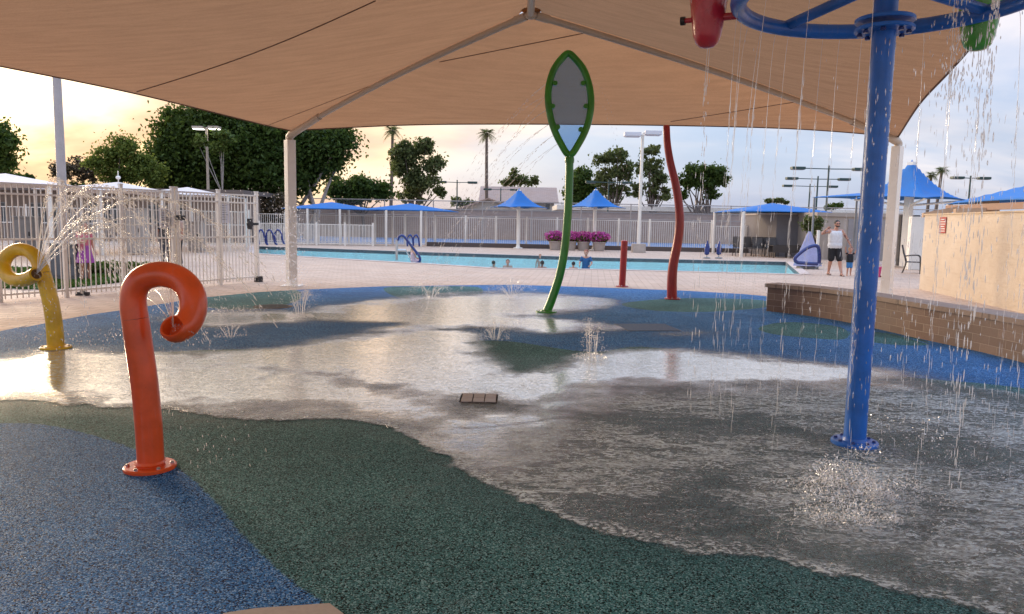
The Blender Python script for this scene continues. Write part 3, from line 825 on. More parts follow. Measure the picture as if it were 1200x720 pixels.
# ================================================================ FENCES AND BUILDINGS
def fence(name, label, cat, p0, p1, h, bays, step=0.105, pw=0.035, rails=(0.10, 0.97), mat=None, pk=0.0085, group=None, gate=None, ptop=0.05, skip=()):
    p0 = Vector(p0); p1 = Vector(p1); L = (p1 - p0).length; d = p1 - p0
    t = thing(name, label, cat, p0, math.atan2(d.y, d.x), group)
    mat = mat or m_white
    bw = L / bays
    for i in range(bays + 1):
        bm = B(); box(bm, i * bw - pw, i * bw + pw, -pw, pw, 0, h + ptop); box(bm, i * bw - pw * 1.2, i * bw + pw * 1.2, -pw * 1.2, pw * 1.2, h + ptop, h + ptop + 0.025)
        obj('post', bm, mat, t)
    for i in range(bays):
        if i in skip: continue
        bm = B()
        x0, x1 = i * bw + pw + 0.001, (i + 1) * bw - pw - 0.001
        for r in rails:
            box(bm, x0, x1, -0.017, 0.017, h * r - 0.018, h * r + 0.018)
        n = max(2, round((x1 - x0) / step))
        for k in range(n):
            x = x0 + (k + 0.5) * (x1 - x0) / n
            box(bm, x - pk, x + pk, -pk, pk, 0.05, h * max(rails))
        obj('picket_panel', bm, mat, t)
    return t
# near fence on the left, with the gate at its right end
fA = G(-90, 361.5); fB = G(205, 338.7); fC = G(302, 330.5)
fH = 2.14
dF = (fC - fA).normalized()
t = fence('picket_fence', 'tall cream metal picket fence on the left with white tents behind it', 'fence', fA, fB, fH, 4, 0.098, 0.032, (0.06, 0.52, 0.90, 0.985))
for x in (1.0 * (fB - fA).length / 4 * 2, ):
    pass
t = fence('picket_gate', 'closed cream picket gate with black latch at the right end of the left fence', 'gate', fB + dF * 0.09, fC, fH, 2, 0.098, 0.034, (0.06, 0.52, 0.90, 0.985))
Lg = (fC - fB).length - .09
bm = B(); lathe(bm, [(0.02, -0.04), (0.07, -0.04), (0.08, 0), (0.07, 0.04), (0.02, 0.04)], (0, 0, 0), 16, Matrix.Translation((Lg - 0.28, -0.06, fH * 0.665)) @ Matrix.Rotation(R(90), 4, 'X'))
box(bm, Lg - 0.28, Lg - 0.02, -0.09, -0.03, fH * .665 - 0.03, fH * .665 + 0.03)
box(bm, Lg - 0.33, Lg - 0.23, -0.08, -0.02, fH * .665 - 0.13, fH * .665 + 0.13)
obj('latch', bm, m_black, t)
bm = B(); box(bm, Lg - 0.06, Lg + 0.09, -0.09, 0.06, 0.002, 0.14); obj('foot', bm, m_black, t)
for z in (0.35, 1.55):
    bm = B(); box(bm, -0.05, 0.16, -0.085, -0.05, z - 0.05, z + 0.05); obj('hinge', bm, m_black, t)
def board(px, py, w_, h_, label, off=0.03):
    # a paper notice wired to the near fence
    d = ray(px, py); nF = Vector((dF.y, -dF.x, 0)); o = Vector((0, 0, CH)); k = (fA + nF * off - o).dot(nF) / d.dot(nF); p = o + d * k
    t = thing('notice', label, 'notice', p, math.atan2(dF.y, dF.x), 'notices on the picket fence')
    bm = B(); box(bm, -w_ / 2, w_ / 2, -0.006, 0.004, -h_ / 2, h_ / 2); obj('sheet', bm, m_paper, t)
    bm = B()
    rr = random.Random(int(px))
    for i in range(7):
        z = h_ / 2 - h_ * (0.12 + 0.115 * i); wd = w_ * rr.uniform(0.28, 0.42)
        box(bm, -wd, wd * rr.uniform(0.5, 1), -0.009, -0.006, z - 0.008, z + 0.008)
    obj('print', bm, m_grey, t)
board(195, 256, 0.36, 0.42, 'pale notice sheet left of the gate on the cream picket fence')
board(262, 250, 0.34, 0.46, 'pale notice sheet wired high on the cream picket gate')
# black castor foot under the fence post in front of the yellow spray
t = thing('post_foot', 'black foot bolted under the fence post behind the yellow loop', 'post foot', G(97, 346.5))
bm = B(); box(bm, -0.12, 0.12, -0.05, 0.05, 0.001, 0.07); bevel(bm, 0.01); ball(bm, (0, 0, 0.09), 0.05, 2); obj('bracket', bm, m_black, t)

# second fences behind
a0 = Vector((gx(-60, 33), 33, 0)); a1 = Vector((gx(292, 41), 41, 0))
fence('picket_fence', 'white picket fence between the white tents and the grey clubhouse', 'fence', a0, a1, 1.9, 9, 0.12, 0.045, (0.07, 0.6, 0.97))
a0 = Vector((gx(304, 44), 44, 0)); a1 = Vector((gx(437, 44.8), 44.8, 0))
fence('picket_fence', 'short low white picket fence with tight pickets beyond the left end of the pool', 'fence', a0, a1, 1.3, 4, 0.085, 0.05, (0.08, 0.95), pk=0.014)
a0 = Vector((gx(300, 47.2), 47.2, 0)); a1 = Vector((gx(833, 46), 46, 0))
fence('picket_fence', 'long cream picket fence across the far side of the pool before the tennis courts', 'fence', a0, a1, 1.85, 15, 0.125, 0.05, (0.08, 0.97), pk=0.010)
a0 = Vector((gx(834, 45.9), 45.9, 0)); a1 = Vector((gx(909, 45.2), 45.2, 0))
fence('picket_fence', 'short cream picket fence behind the stacked chairs under the flat blue shade', 'fence', a0, a1, 1.62, 2, 0.12, 0.05, (0.08, 0.97), pk=0.012)
# low dark curb
a0 = Vector((gx(500, 46.4), 46.4, 0)); a1 = Vector((gx(905, 45.0), 45.0, 0)); d = a1 - a0
t = thing('low_curb', 'low dark curb at the foot of the far picket fence', 'curb', a0, math.atan2(d.y, d.x))
bm = B(); box(bm, 0, d.length, 0, 0.3, 0, 0.26); bevel(bm, 0.02); obj('curb', bm, m_bench, t)
# tennis courts
m_court = plain('court_blue', (0.10, 0.17, 0.30), 0.8, var=0.1)
tag(polysheet('tennis_court', [[(-34, 49.5), (24, 49.5), (24, 66), (-34, 66)]], 0.004, m_court), kind='structure')
tag(polysheet('court_apron', [[(-45, 49.02), (40, 49.02), (40, 78), (-45, 78)]], -0.004, plain('apron', (0.32, 0.27, 0.25), 0.9)), kind='structure')
# block wall behind the courts
lineb = [Vector((gx(225, 68), 68, 0)), Vector((gx(930, 66), 66, 0))]
t = thing('block_wall', 'long brown block wall behind the tennis courts', 'wall', lineb[0])
w_, _ = uvwall('wall', lineb, 0, gz(600, 247.5, 67), 0.25, m_block); under(t, w_)
bm = B(); zt = gz(600, 247.5, 67); prism(bm, [lineb[0] + Vector((0, -.05, 0)), lineb[1] + Vector((0, -.05, 0)), lineb[1] + Vector((0, .3, 0)), lineb[0] + Vector((0, .3, 0))], zt + .002, zt + 0.09); under(t, obj('cap', bm, m_grey_wall))
# court chain-link fence: posts, rails and wire
s = NT('chain_link')
tcx = s.n('ShaderNodeTexCoord')
sx = s.n('ShaderNodeSeparateXYZ', {0: tcx.outputs['Object']})
u1 = s.math('ADD', sx.outputs[0], sx.outputs[2]); u2 = s.math('SUBTRACT', sx.outputs[0], sx.outputs[2])
def line_(u): return s.math('GREATER_THAN', s.math('ABSOLUTE', s.math('SUBTRACT', s.math('FRACT', s.math('MULTIPLY', u, 9.0)), 0.5)), 0.462)
al = s.math('MAXIMUM', line_(u1), line_(u2))
tp = s.n('ShaderNodeBsdfTransparent'); dd = s.n('ShaderNodeBsdfDiffuse', {'Color': (0.25, 0.25, 0.25)})
mx = s.n('ShaderNodeMixShader', {0: al}); s.t.links.new(tp.outputs[0], mx.inputs[1]); s.t.links.new(dd.outputs[0], mx.inputs[2])
m_chain = s.done(mx.outputs[0])
p0 = Vector((gx(225, 62), 62, 0)); p1 = Vector((gx(1150, 60), 60, 0)); d = p1 - p0
t = thing('chainlink_fence', 'tall grey chain link fence round the tennis courts', 'fence', p0, math.atan2(d.y, d.x))
H = gz(600, 237, 61); nb = 16
for i in range(nb + 1):
    bm = B(); tube(bm, [(d.length * i / nb, 0, 0), (d.length * i / nb, 0, H + .04)], 0.045, 8); obj('post', bm, m_grey_wall, t)
bm = B(); tube(bm, [(0, 0, H), (d.length, 0, H)], 0.035, 8); obj('top_rail', bm, m_grey_wall, t)
bm = B(); tube(bm, [(0, 0, H * .62), (d.length, 0, H * .62)], 0.028, 8); obj('middle_rail', bm, m_grey_wall, t)
bm = B(); v = [bm.verts.new(q) for q in ((0, .001, 0.05), (d.length, .001, 0.05), (d.length, .001, H), (0, .001, H))]; bm.faces.new(v); obj('wire_mesh', bm, m_chain, t)

# long pale low building behind the wall
t = thing('long_building', 'long low pale building with a white roof edge behind the block wall', 'building', (gx(800, 80), 80, 0))
x0, x1 = gx(655, 80), gx(1060, 80); zt = gz(800, 243, 80)
bm = B(); box(bm, x0, x1, 80, 90, 0, zt - 0.5); under(t, obj('wall', bm, m_grey_wall))
bm = B(); box(bm, x0 - .3, x1 + .3, 79.7, 90.3, zt - 0.49, zt); under(t, obj('roof', bm, m_white))

# gabled houses
m_roof = paver('roof_shingle', (0.36, 0.25, 0.20), (0.42, 0.30, 0.245), (0.25, 0.18, 0.14), 0.5, 0.25, 0, 0.5, 0.02, 0.3)
m_house = plain('house_wall', (0.50, 0.48, 0.45), 0.85, var=0.05)
def house(label, x0, x1, y0, y1, ze, zr, axis, hip=False, windows=()):
    t = thing('house', label, 'house', ((x0 + x1) / 2, y0, 0), 0, 'houses behind the tennis courts')
    bm = B(); box(bm, x0, x1, y0, y1, 0, ze)
    o = 0.6
    if axis == 'y':   # gable end faces the pool
        xm = (x0 + x1) / 2
        v = [bm.verts.new(q) for q in ((x0, y0, ze + .001), (x1, y0, ze + .001), (xm, y0, zr), (x0, y1, ze + .001), (x1, y1, ze + .001), (xm, y1, zr))]
        bm.faces.new(v[:3]); bm.faces.new(v[3:])
    else:
        ym = (y0 + y1) / 2
        v = [bm.verts.new(q) for q in ((x0, y0, ze + .001), (x0, y1, ze + .001), (x0, ym, zr), (x1, y0, ze + .001), (x1, y1, ze + .001), (x1, ym, zr))]
        bm.faces.new(v[:3]); bm.faces.new(v[3:])
    under(t, obj('wall', bm, m_house))
    bm = B()
    def slab(a, b, c, e):
        lo = [bm.verts.new(q) for q in (a, b, c, e)]; hi = [bm.verts.new(Vector(q) + Vector((0, 0, 0.18))) for q in (a, b, c, e)]
        bm.faces.new(lo[::-1]); bm.faces.new(hi)
        for i in range(4): bm.faces.new((lo[i], lo[(i + 1) % 4], hi[(i + 1) % 4], hi[i]))
    if axis == 'y':
        k = (zr - ze) / (xm - x0)
        slab((x0 - o, y0 - o, ze - k * o), (xm, y0 - o, zr + .01), (xm, y1 + o, zr + .01), (x0 - o, y1 + o, ze - k * o))
        slab((xm, y0 - o, zr + .01), (x1 + o, y0 - o, ze - k * o), (x1 + o, y1 + o, ze - k * o), (xm, y1 + o, zr + .01))
    else:
        k = (zr - ze) / (ym - y0)
        slab((x0 - o, y0 - o, ze - k * o), (x1 + o, y0 - o, ze - k * o), (x1 + o, ym, zr + .01), (x0 - o, ym, zr + .01))
        slab((x0 - o, ym, zr + .01), (x1 + o, ym, zr + .01), (x1 + o, y1 + o, ze - k * o), (x0 - o, y1 + o, ze - k * o))
    under(t, obj('roof', bm, m_roof))
    for (wx, wz, ww, wh) in windows:
        bm = B(); box(bm, wx - ww, wx + ww, y0 - 0.05, y0 + 0.02, wz - wh, wz + wh); f = under(t, obj('window', bm, m_white))
        bm = B(); box(bm, wx - ww * .85, wx + ww * .85, y0 - 0.07, y0 - 0.051, wz - wh * .88, wz + wh * .88); g = obj('pane', bm, m_glasswin, f)
    return t
Yh = 98
house('white house with a brown shingle roof behind the left blue umbrella', gx(566, Yh), gx(648, Yh), Yh, Yh + 10, gz(610, 236, Yh), gz(610, 221, Yh + 5), 'x', windows=((gx(641, Yh), gz(641, 241, Yh), .35, .6),))
Yh = 88
house('lower house with a brown gable facing the pool, left of the white house', gx(540, Yh), gx(604, Yh), Yh, Yh + 8, gz(570, 245.5, Yh), gz(571, 234, Yh), 'y')

# grey service building at the right
Yb = 38.0
t = thing('service_building', 'flat grey service building with two grey doors behind the man', 'building', (gx(1000, Yb), Yb, 0))
zt = gz(960, 249, Yb)
x0, x1 = gx(955, Yb), gx(1062, Yb)
bm = B(); box(bm, x0, x1, Yb, Yb + 8, 0, zt - 0.2); under(t, obj('wall', bm, m_grey_wall))
bm = B(); box(bm, x0 - .05, x1 + .05, Yb - 0.06, Yb + 8.05, zt - 0.198, zt); under(t, obj('parapet', bm, m_grey_wall))
for a_, b_ in ((991, 1006), (1007, 1039)):
    bm = B(); box(bm, gx(a_, Yb), gx(b_, Yb) - .04, Yb - 0.03, Yb + .01, 0.01, 2.05); dd = under(t, obj('door', bm, plain('door_grey', (0.27, 0.25, 0.25), 0.6)))
    bm = B(); ball(bm, (gx(a_, Yb) + .12, Yb - 0.07, 1.0), 0.04, 2); obj('handle', bm, m_steel, dd)
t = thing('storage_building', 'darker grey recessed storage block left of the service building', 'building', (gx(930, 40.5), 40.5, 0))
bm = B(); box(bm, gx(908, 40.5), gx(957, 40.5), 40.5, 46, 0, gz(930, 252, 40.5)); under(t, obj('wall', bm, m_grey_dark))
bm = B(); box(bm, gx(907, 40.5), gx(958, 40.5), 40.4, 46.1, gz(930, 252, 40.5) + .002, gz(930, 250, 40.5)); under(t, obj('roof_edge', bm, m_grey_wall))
# dark vine on the corner of the building is built with the plants; pale wall piece beyond the tan wall
t = thing('back_wall', 'pale grey cream wall section between the service building and the stucco wall', 'wall', (gx(1060, 30), 30, 0))
bm = B(); box(bm, gx(1064, 30), gx(1064, 30) + 9, 30, 30.25, 0, gz(1070, 254, 30)); bevel(bm, .02); under(t, obj('wall', bm, m_cream))
t = thing('dark_panel_wall', 'dark weathered panel beside the cream canopy post at the right', 'wall', (gx(1056, 33), 33, 0))
bm = B(); box(bm, gx(1052, 33), gx(1074, 33), 33, 33.2, 0, gz(1060, 252, 33)); bevel(bm, .02); under(t, obj('panel', bm, plain('weathered', (0.09, 0.085, 0.085), .9, var=.5, scale=1.2)))

# clubhouse at the left behind the tents
Yc = 46
t = thing('clubhouse', 'low brown grey clubhouse with dark window bands behind the white tents', 'building', (gx(100, Yc), Yc, 0))
x0, x1 = gx(-200, Yc), gx(285, Yc)
bm = B(); box(bm, x0, x1, Yc, Yc + 9, 0, 2.9); under(t, obj('wall', bm, plain('club_wall', (0.25, 0.20, 0.17), .85, var=.1)))
bm = B(); box(bm, x0 - .5, x1 + .5, Yc - 1.2, Yc + 9.5, 2.9, 3.15); under(t, obj('roof', bm, plain('club_roof', (0.14, 0.11, 0.095), .85)))
k = 0
x = x0 + 1.5
while x < x1 - 3:
    bm = B(); box(bm, x, x + 2.2, Yc - 0.04, Yc + .02, 0.9, 2.2); f = under(t, obj('window', bm, m_grey))
    bm = B(); box(bm, x + .08, x + 1.07, Yc - 0.06, Yc - .041, 0.98, 2.12); box(bm, x + 1.13, x + 2.12, Yc - 0.06, Yc - .041, 0.98, 2.12); obj('pane', bm, m_glasswin, f)
    x += 3.6
# pale utility wall + cabinets between the tents
def cabinet(px, Y, w_, h_, label, mat=m_paper):
    t = thing('cabinet', label, 'cabinet', (gx(px, Y), Y, 0), 0)
    bm = B(); box(bm, -w_ / 2, w_ / 2, 0, .6, 0.05, h_); bevel(bm, .02); obj('body', bm, mat, t)
    bm = B(); box(bm, -w_ / 2 - .03, w_ / 2 + .03, -.03, .63, h_ + .001, h_ + .05); obj('lid', bm, mat, t)
    bm = B(); box(bm, -w_ / 2 + .05, w_ / 2 - .05, -.02, -.001, 0.15, h_ - .1); dd = obj('door', bm, mat, t)
    bm = B(); box(bm, w_ / 2 - .16, w_ / 2 - .12, -.05, -.021, h_ * .5, h_ * .5 + .16); obj('handle', bm, m_black, dd)
cabinet(75, 17.5, 0.62, 0.85, 'low grey steel bin cabinet behind the picket fence near the pink figure', plain('bin_grey', (.13, .13, .14), .5))
cabinet(158, 30, 0.7, 1.8, 'tall pale cabinet standing under the middle white tent', plain('cab_tan', (.40, .36, .32), .6))
cabinet(228, 33, 0.6, 1.3, 'small tan cabinet standing under the right white tent', plain('cab_tan2', (.33, .28, .24), .6))
cabinet(28, 29, 0.8, 1.4, 'grey cabinet standing under the left white tent', m_grey)

# ================================================================ TENTS, SHADES AND UMBRELLAS
def hiptent(name, label, cat, c, w_, d_, ze, zp, mat, postmat, rz=0, pr_=0.05, nsub=10, curve=0.35, posts=((-1, -1), (1, -1), (1, 1), (-1, 1)), group=None, finial=False, thick=0.03, valance=0.0):
    t = thing(name, label, cat, (c[0], c[1], 0), rz, group)
    bm = B(); g = {}
    for i in range(nsub * 2 + 1):
        for j in range(nsub * 2 + 1):
            u, v_ = i / nsub - 1, j / nsub - 1
            m = max(abs(u), abs(v_))
            e = 1 - m
            prof = e ** (1 + curve * 2)  if curve >= 0 else e
            edge = m * m * 0.06 * (1 - min(abs(u), abs(v_)) ** 2) 
            sx_ = 1 - 0.10 * m * (1 - (v_ / m) ** 2 if m > 0 and abs(u) >= abs(v_) else 0); sy_ = 1 - 0.10 * m * (1 - (u / m) ** 2 if m > 0 and abs(v_) > abs(u) else 0)
            g[i, j] = bm.verts.new((u * w_ * sx_, v_ * d_ * sy_, ze + (zp - ze) * prof + edge * (zp - ze)))
    for i in range(nsub * 2):
        for j in range(nsub * 2):
            bm.faces.new((g[i, j], g[i + 1, j], g[i + 1, j + 1], g[i, j + 1]))
    o = obj('canopy', bm, mat, t, smooth=True)
    md = o.modifiers.new('thickness', 'SOLIDIFY'); md.thickness = thick
    for sx_, sy_ in posts:
        bm = B(); tube(bm, [(sx_ * w_ * .96, sy_ * d_ * .96, 0), (sx_ * w_ * .96, sy_ * d_ * .96, ze - 0.0)], pr_, 10); obj('post', bm, postmat, t, smooth=True)
    if finial:
        bm = B(); tube(bm, [(0, 0, zp - .1), (0, 0, zp + .45)], 0.02, 8); ball(bm, (0, 0, zp + 0.18), 0.10, 2, (1, 1, .8)); obj('finial', bm, m_white, t)
    return t
for px, Y, py, lab, fi in ((12, 26.5, 203.5, 'white flat peaked tent nearest the camera behind the left fence', False), (142, 31.5, 213.5, 'white peaked tent with a round finial in the middle of the tent row', True), (222, 36.5, 219.5, 'white peaked tent farthest along the tent row', False)):
    zp = gz(px, py, Y)
    hiptent('white_tent', lab, 'tent', (gx(px, Y), Y), 2.35, 2.35, zp - 0.42, zp, m_roofw, m_white, R(10), 0.06, curve=0.12, group='white tents behind the left fence', finial=fi)
# flat blue shades far left behind the pool
for px, Y, wpx, py, lab in ((385, 45.8, 52, 236.5, 'low blue shade sail canopy at the left behind the far fence'), (478, 45.8, 56, 238.2, 'low blue shade canopy on two white posts behind the pool ladder')):
    zp = gz(px, py, Y)
    hiptent('blue_canopy', lab, 'shade canopy', (gx(px, Y), Y + .9), wpx * Y / F, 1.3, zp - 0.45, zp, m_bluecloth, m_white, 0, 0.07, curve=0.0, group='low blue shades beyond the pool', posts=((-.45, -1), (.30, -1), (-.45, 1), (.30, 1)))
hiptent('blue_canopy', 'wide flat blue shade on white posts over the stacked chairs', 'shade canopy', (gx(904, 41.5), 41.8), 2.55, 2.4, gz(904, 248.5, 39.5), gz(904, 238, 41.8), m_bluecloth, m_white, R(3), 0.09, curve=0.0)
# pyramid umbrellas with one centre post
def umbrella(px, Y, pyp, pye, hw, label):
    zp, ze = gz(px, pyp, Y), gz(px, pye, Y)
    t = hiptent('blue_umbrella', label, 'umbrella', (gx(px, Y), Y), hw, hw, ze, zp, m_bluecloth, m_cream, R(28), curve=0.42, group='blue pyramid umbrellas by the pool', posts=(), nsub=12)
    bm = B(); tube(bm, [(0, 0, 0), (0, 0, zp - .1)], 0.10, 12); obj('post', bm, m_cream, t, smooth=True)
    bm = B(); lathe(bm, [(.28, 0.001), (.28, .05), (.13, .08), (.11, .2)], seg=16); obj('base', bm, m_cream, t, smooth=True)
    bm = B()
    for sx_, sy_ in ((-1, -1), (1, -1), (1, 1), (-1, 1)): tube(bm, [(0, 0, ze - 0.1), (sx_ * hw * .96, sy_ * hw * .96, ze - .02)], 0.03, 6)
    obj('arm', bm, m_cream, t)
umbrella(607, 45.4, 220.5, 243.5, 1.28, 'blue peaked umbrella standing left of the green leaf spray')
umbrella(696, 44.6, 220, 243.5, 1.28, 'blue peaked umbrella standing over the pink flower planters')
# large blue peaked shade on a cream post right
Yu = 31.5
zp, ze = gz(1064, 187, Yu), gz(1064, 234, Yu)
t = hiptent('blue_umbrella', 'large blue peaked shade on a thick cream post behind the right canopy post', 'umbrella', (gx(1059, Yu), Yu), 1.6, 1.6, ze, zp, m_bluecloth, m_cream, R(33), curve=0.38, posts=(), nsub=14)
bm = B(); tube(bm, [(0, 0, 0), (0, 0, zp - .1)], 0.19, 4, square=True); bevel(bm, 0.01); obj('post', bm, m_cream, t)
bm = B(); box(bm, -.3, .3, -.3, .3, 0.001, 0.06); obj('base', bm, m_concrete, t)
bm = B()
for sx_, sy_ in ((-1, -1), (1, -1), (1, 1), (-1, 1)): tube(bm, [(0, 0, ze - 0.25), (sx_ * 1.5, sy_ * 1.5, ze - .03)], 0.045, 8)
obj('arm', bm, m_cream, t)
# flat left wing seen behind it
t = hiptent('blue_canopy', 'dark edged flat blue shade seen edge on left of the large peaked shade', 'shade canopy', (gx(1004, 34), 34), 1.3, 1.6, gz(1004, 231, 34), gz(1004, 226, 34), m_bluecloth, m_grey, R(20), 0.05, curve=0)
# far right shade over the tan wall
Yr = 22.5
zp, ze = gz(1290, 196, Yr), gz(1150, 234, Yr)
t = hiptent('blue_canopy', 'blue hip shade on cream beams behind the tan stucco wall at the far right', 'shade canopy', (gx(1268, Yr + 1.5), Yr + 1.5), 3.2, 2.6, ze, zp + .1, m_bluecloth, m_cream, R(-4), 0.1, curve=0.05)
bm = B(); box(bm, -3.15, 3.15, -2.6, -2.45, ze - .26, ze - .06); box(bm, -3.2, -3.05, -2.5, 2.5, ze - .26, ze - .06); obj('beam', bm, plain('brown_beam', (.30, .17, .11), .6), t)
for k, (px, Y, pye, w_) in enumerate(((1118, 26, 240, 1.1), (1137, 24.5, 238, .8))):
    z = gz(px, pye, Y)
    t = thing('tan_awning', ('long slanted tan awning beam behind the stucco wall top', 'short tan roof block behind the stucco wall next to the blue shade')[k], 'awning', (gx(px, Y), Y, 0), R(-25))
    bm = B()
    if k == 0:
        v = [(-1.1, -.3, z - .45), (1.1, -.3, z + .05), (1.1, .5, z + .05), (-1.1, .5, z - .45)]
    else:
        v = [(-.6, -.3, z - .35), (.6, -.3, z - .30), (.6, .5, z - .30), (-.6, .5, z - .35)]
    lo = [bm.verts.new(q) for q in v]; hi = [bm.verts.new((q[0], q[1], q[2] + .16)) for q in v]
    bm.faces.new(lo[::-1]); bm.faces.new(hi)
    for i in range(4): bm.faces.new((lo[i], lo[(i + 1) % 4], hi[(i + 1) % 4], hi[i]))
    obj('roof', bm, plain('tan_cloth%d' % k, (.45, .30, .19), .8), t)
    for x in (-.8, .8):
        bm = B(); tube(bm, [(x * (1 if k == 0 else .6), .1, 0), (x * (1 if k == 0 else .6), .1, z - (.35 if k else .25 - x * .12 + .1))], .05, 8); obj('post', bm, m_cream, t)

# ================================================================ LAMP POSTS
def lamp(name, label, px, Y, py_top, py_base=None, arms=(), r=(0.09, 0.06), mat=m_white, headmat=m_paper, group=None, head=(.55, .28, .16), base=None, lens=None):
    H = gz(px, py_top, Y)
    t = thing(name, label, 'light pole', (gx(px, Y), Y, 0), 0, group)
    # rotate a touch so both arms lie across the view
    bm = B(); tube(bm, [(0, 0, 0), (0, 0, H)], [r[0], r[1]], 12); obj('pole', bm, mat, t, smooth=True)
    for sgn, L_, dz in arms:
        bm = B(); tube(bm, [(0, 0, H - dz), (sgn * L_, 0, H - dz + .02)], r[1] * .6, 8); obj('arm', bm, mat, t)
        bm = B(); hx = sgn * (L_ + head[0]); box(bm, hx - head[0], hx + head[0], -head[1], head[1], H - dz - head[2] * .6, H - dz + head[2] * .9); bevel(bm, .03)
        hd = obj('lamp_head', bm, headmat, t)
        bm = B(); box(bm, hx - head[0] * .85, hx + head[0] * .85, -head[1] * .85, head[1] * .85, H - dz - head[2] * .6 - .03, H - dz - head[2] * .6 - .001); obj('lens', bm, lens or m_paper, hd)
    if base:
        bm = B(); box(bm, -base[0], base[0], -base[0], base[0], 0.001, base[1]); bevel(bm, .03); obj('footing', bm, m_concrete, t)
    return t
lamp('light_pole', 'white light pole with two box heads on a concrete footing by the flower planters', 748, 42.7, 158, arms=((-1, .12, .02), (1, .10, -.08)), head=(.46, .30, .15), base=(.36, .50), r=(.10, .08))
lamp('light_pole', 'light pole with two lit heads in front of the big dark tree', 245.5, 52, 150, arms=((-1, .18, .02), (1, .18, 0)), head=(.36, .3, .11), mat=m_beam, headmat=m_beam, lens=m_lamp, r=(.11, .08))
lamp('light_pole', 'thick pale pole rising past the canopy edge at the far left', 78, 17.6, -40, arms=((-1, .15, .02), (1, .15, 0)), head=(.35, .25, .12), r=(.105, .085), mat=plain('pole_grey', (.40, .38, .38), .5))
tl = [(535, 75, 213, 21, 'court light post with two flat heads left of the palm trunk'), (965, 55, 196, 40, 'tallest court light post right of the flat blue shade'), (953.5, 64, 208.5, 34, 'middle court light post right of the flat blue shade'),
      (945, 74, 217.5, 29, 'shortest court light post right of the flat blue shade'), (586, 90, 222, 18, 'faint court light post before the brown roof'), (711, 72, 213, 24, 'court light post behind the right blue umbrella'), (722, 84, 226, 18, 'small court light post behind the right blue umbrella')]
for px, Y, py, half, lab in tl:
    hw = half * Y / F
    lamp('court_light', lab, px, Y, py - 2, arms=((-1, hw - .75, .25), (1, hw - .75, .25)), head=(.48, .25, .13), mat=m_dkgreen, headmat=m_dkgreen, r=(.09, .06), lens=m_grey, group='tennis court lights')
# right edge court light cut by the frame
lamp('court_light', 'court light post with its head over the tan awning at the right', 1130, 62, 206, arms=((-1, .6, .2), (1, .6, .2)), head=(.48, .25, .13), mat=m_dkgreen, headmat=m_dkgreen, lens=m_grey, group='tennis court lights')

# ================================================================ TREES
def leafmesh(name, pts, size, mat, parent, rngl, elong=1.5):
    n = len(pts)
    a = rngl.normal(size=(n, 3)); a /= np.linalg.norm(a, axis=1)[:, None]
    b = rngl.normal(size=(n, 3)); b -= a * (a * b).sum(1)[:, None]; b /= np.linalg.norm(b, axis=1)[:, None]
    sz = size * rngl.uniform(.5, 1.3, n)[:, None]
    a = a * sz * elong / 2; b = b * sz / 2
    co = np.stack([pts - a, pts + b * .9 - a * .1, pts + a, pts - b * .9 - a * .1], 1).reshape(-1, 3).astype(np.float32)
    me = bpy.data.meshes.new(name)
    me.vertices.add(len(co)); me.vertices.foreach_set('co', co.ravel())
    me.loops.add(n * 4); me.loops.foreach_set('vertex_index', np.arange(n * 4, dtype=np.int32))
    me.polygons.add(n); me.polygons.foreach_set('loop_start', (np.arange(n) * 4).astype(np.int32))
    me.update(calc_edges=True)
    return meshobj(name, me, mat, parent)
def inball(r_, n):
    p = r_.normal(size=(n, 3)); p /= np.linalg.norm(p, axis=1)[:, None]
    return p * (r_.uniform(0, 1, n) ** (1 / 2.4))[:, None]
def tree(label, base, blobs, n, leaf, mat, seed, trunk=0.35, bark=None, clump=0.24, name='tree', group='trees round the pool grounds', nclump=26, limbs=7, cat='tree', trunks=1):
    """blobs: (px, py, rx_px, ry_px) measured at the tree's distance, turned into metres"""
    bx_, Y = base
    r_ = np.random.default_rng(seed); X = gx(bx_, Y)
    t = thing(name, label, cat, (X, Y, 0), 0, group)
    k = Y / F
    allp = []; ends = []
    vol = [b[2] * b[3] for b in blobs]; tot = sum(vol)
    for b, v_ in zip(blobs, vol):
        c = at(b[0], b[1], Y); c = np.array([c.x - X, 0.0, c.z]); rad = np.array([b[2] * k, (b[2] + b[3]) / 2 * k * .8, b[3] * k])
        nc = max(5, int(nclump * len(blobs) * v_ / tot)); cc_ = c + inball(r_, nc) * rad * (1 - clump * .5)
        cs = r_.uniform(.55, 1.25, nc)
        m = int(n * 1.15 * v_ / tot); which = r_.choice(nc, m, p=cs / cs.sum())
        off = r_.normal(size=(m, 3)) * (min(rad) * clump * cs[which] * r_.choice([.65, 1.2], m, p=[.65, .35]))[:, None]; off[:, 2] *= .8
        allp.append(cc_[which] + off)
        for q in cc_[:max(2, int(limbs * v_ / tot) + 1)]: ends.append(q)
    P = np.concatenate(allp); P = P[P[:, 2] > .2]
    bm = B()
    zc = min(b_[2] for b_ in ends)
    for j in range(trunks):
        sx_ = (j - (trunks - 1) / 2) * trunk * 2.4
        zf = max(.8, zc * .55)
        tube(bm, spline([(sx_, 0, -.05), (sx_ * 1.3 + .1, 0, zf * .5), (sx_ * 1.8, 0, zf)], 4), [trunk * (1 - .35 * i / 8) for i in range(9)], 9)
        for i, e in enumerate(ends):
            if i % trunks != j: continue
            e = Vector(e); a_ = Vector((sx_ * 1.8, 0, zf * .92)); mid = a_.lerp(e, .5) + Vector((r_.normal() * .15, r_.normal() * .15, .1)) * e.length * .12
            tube(bm, spline([a_, mid, e], 4), [trunk * .42 * (1 - .85 * i / 8) for i in range(9)], 6)
    obj('trunk', bm, bark or m_bark, t, smooth=True)
    leafmesh('crown', P, leaf * .8, mat, t, r_)
    return t
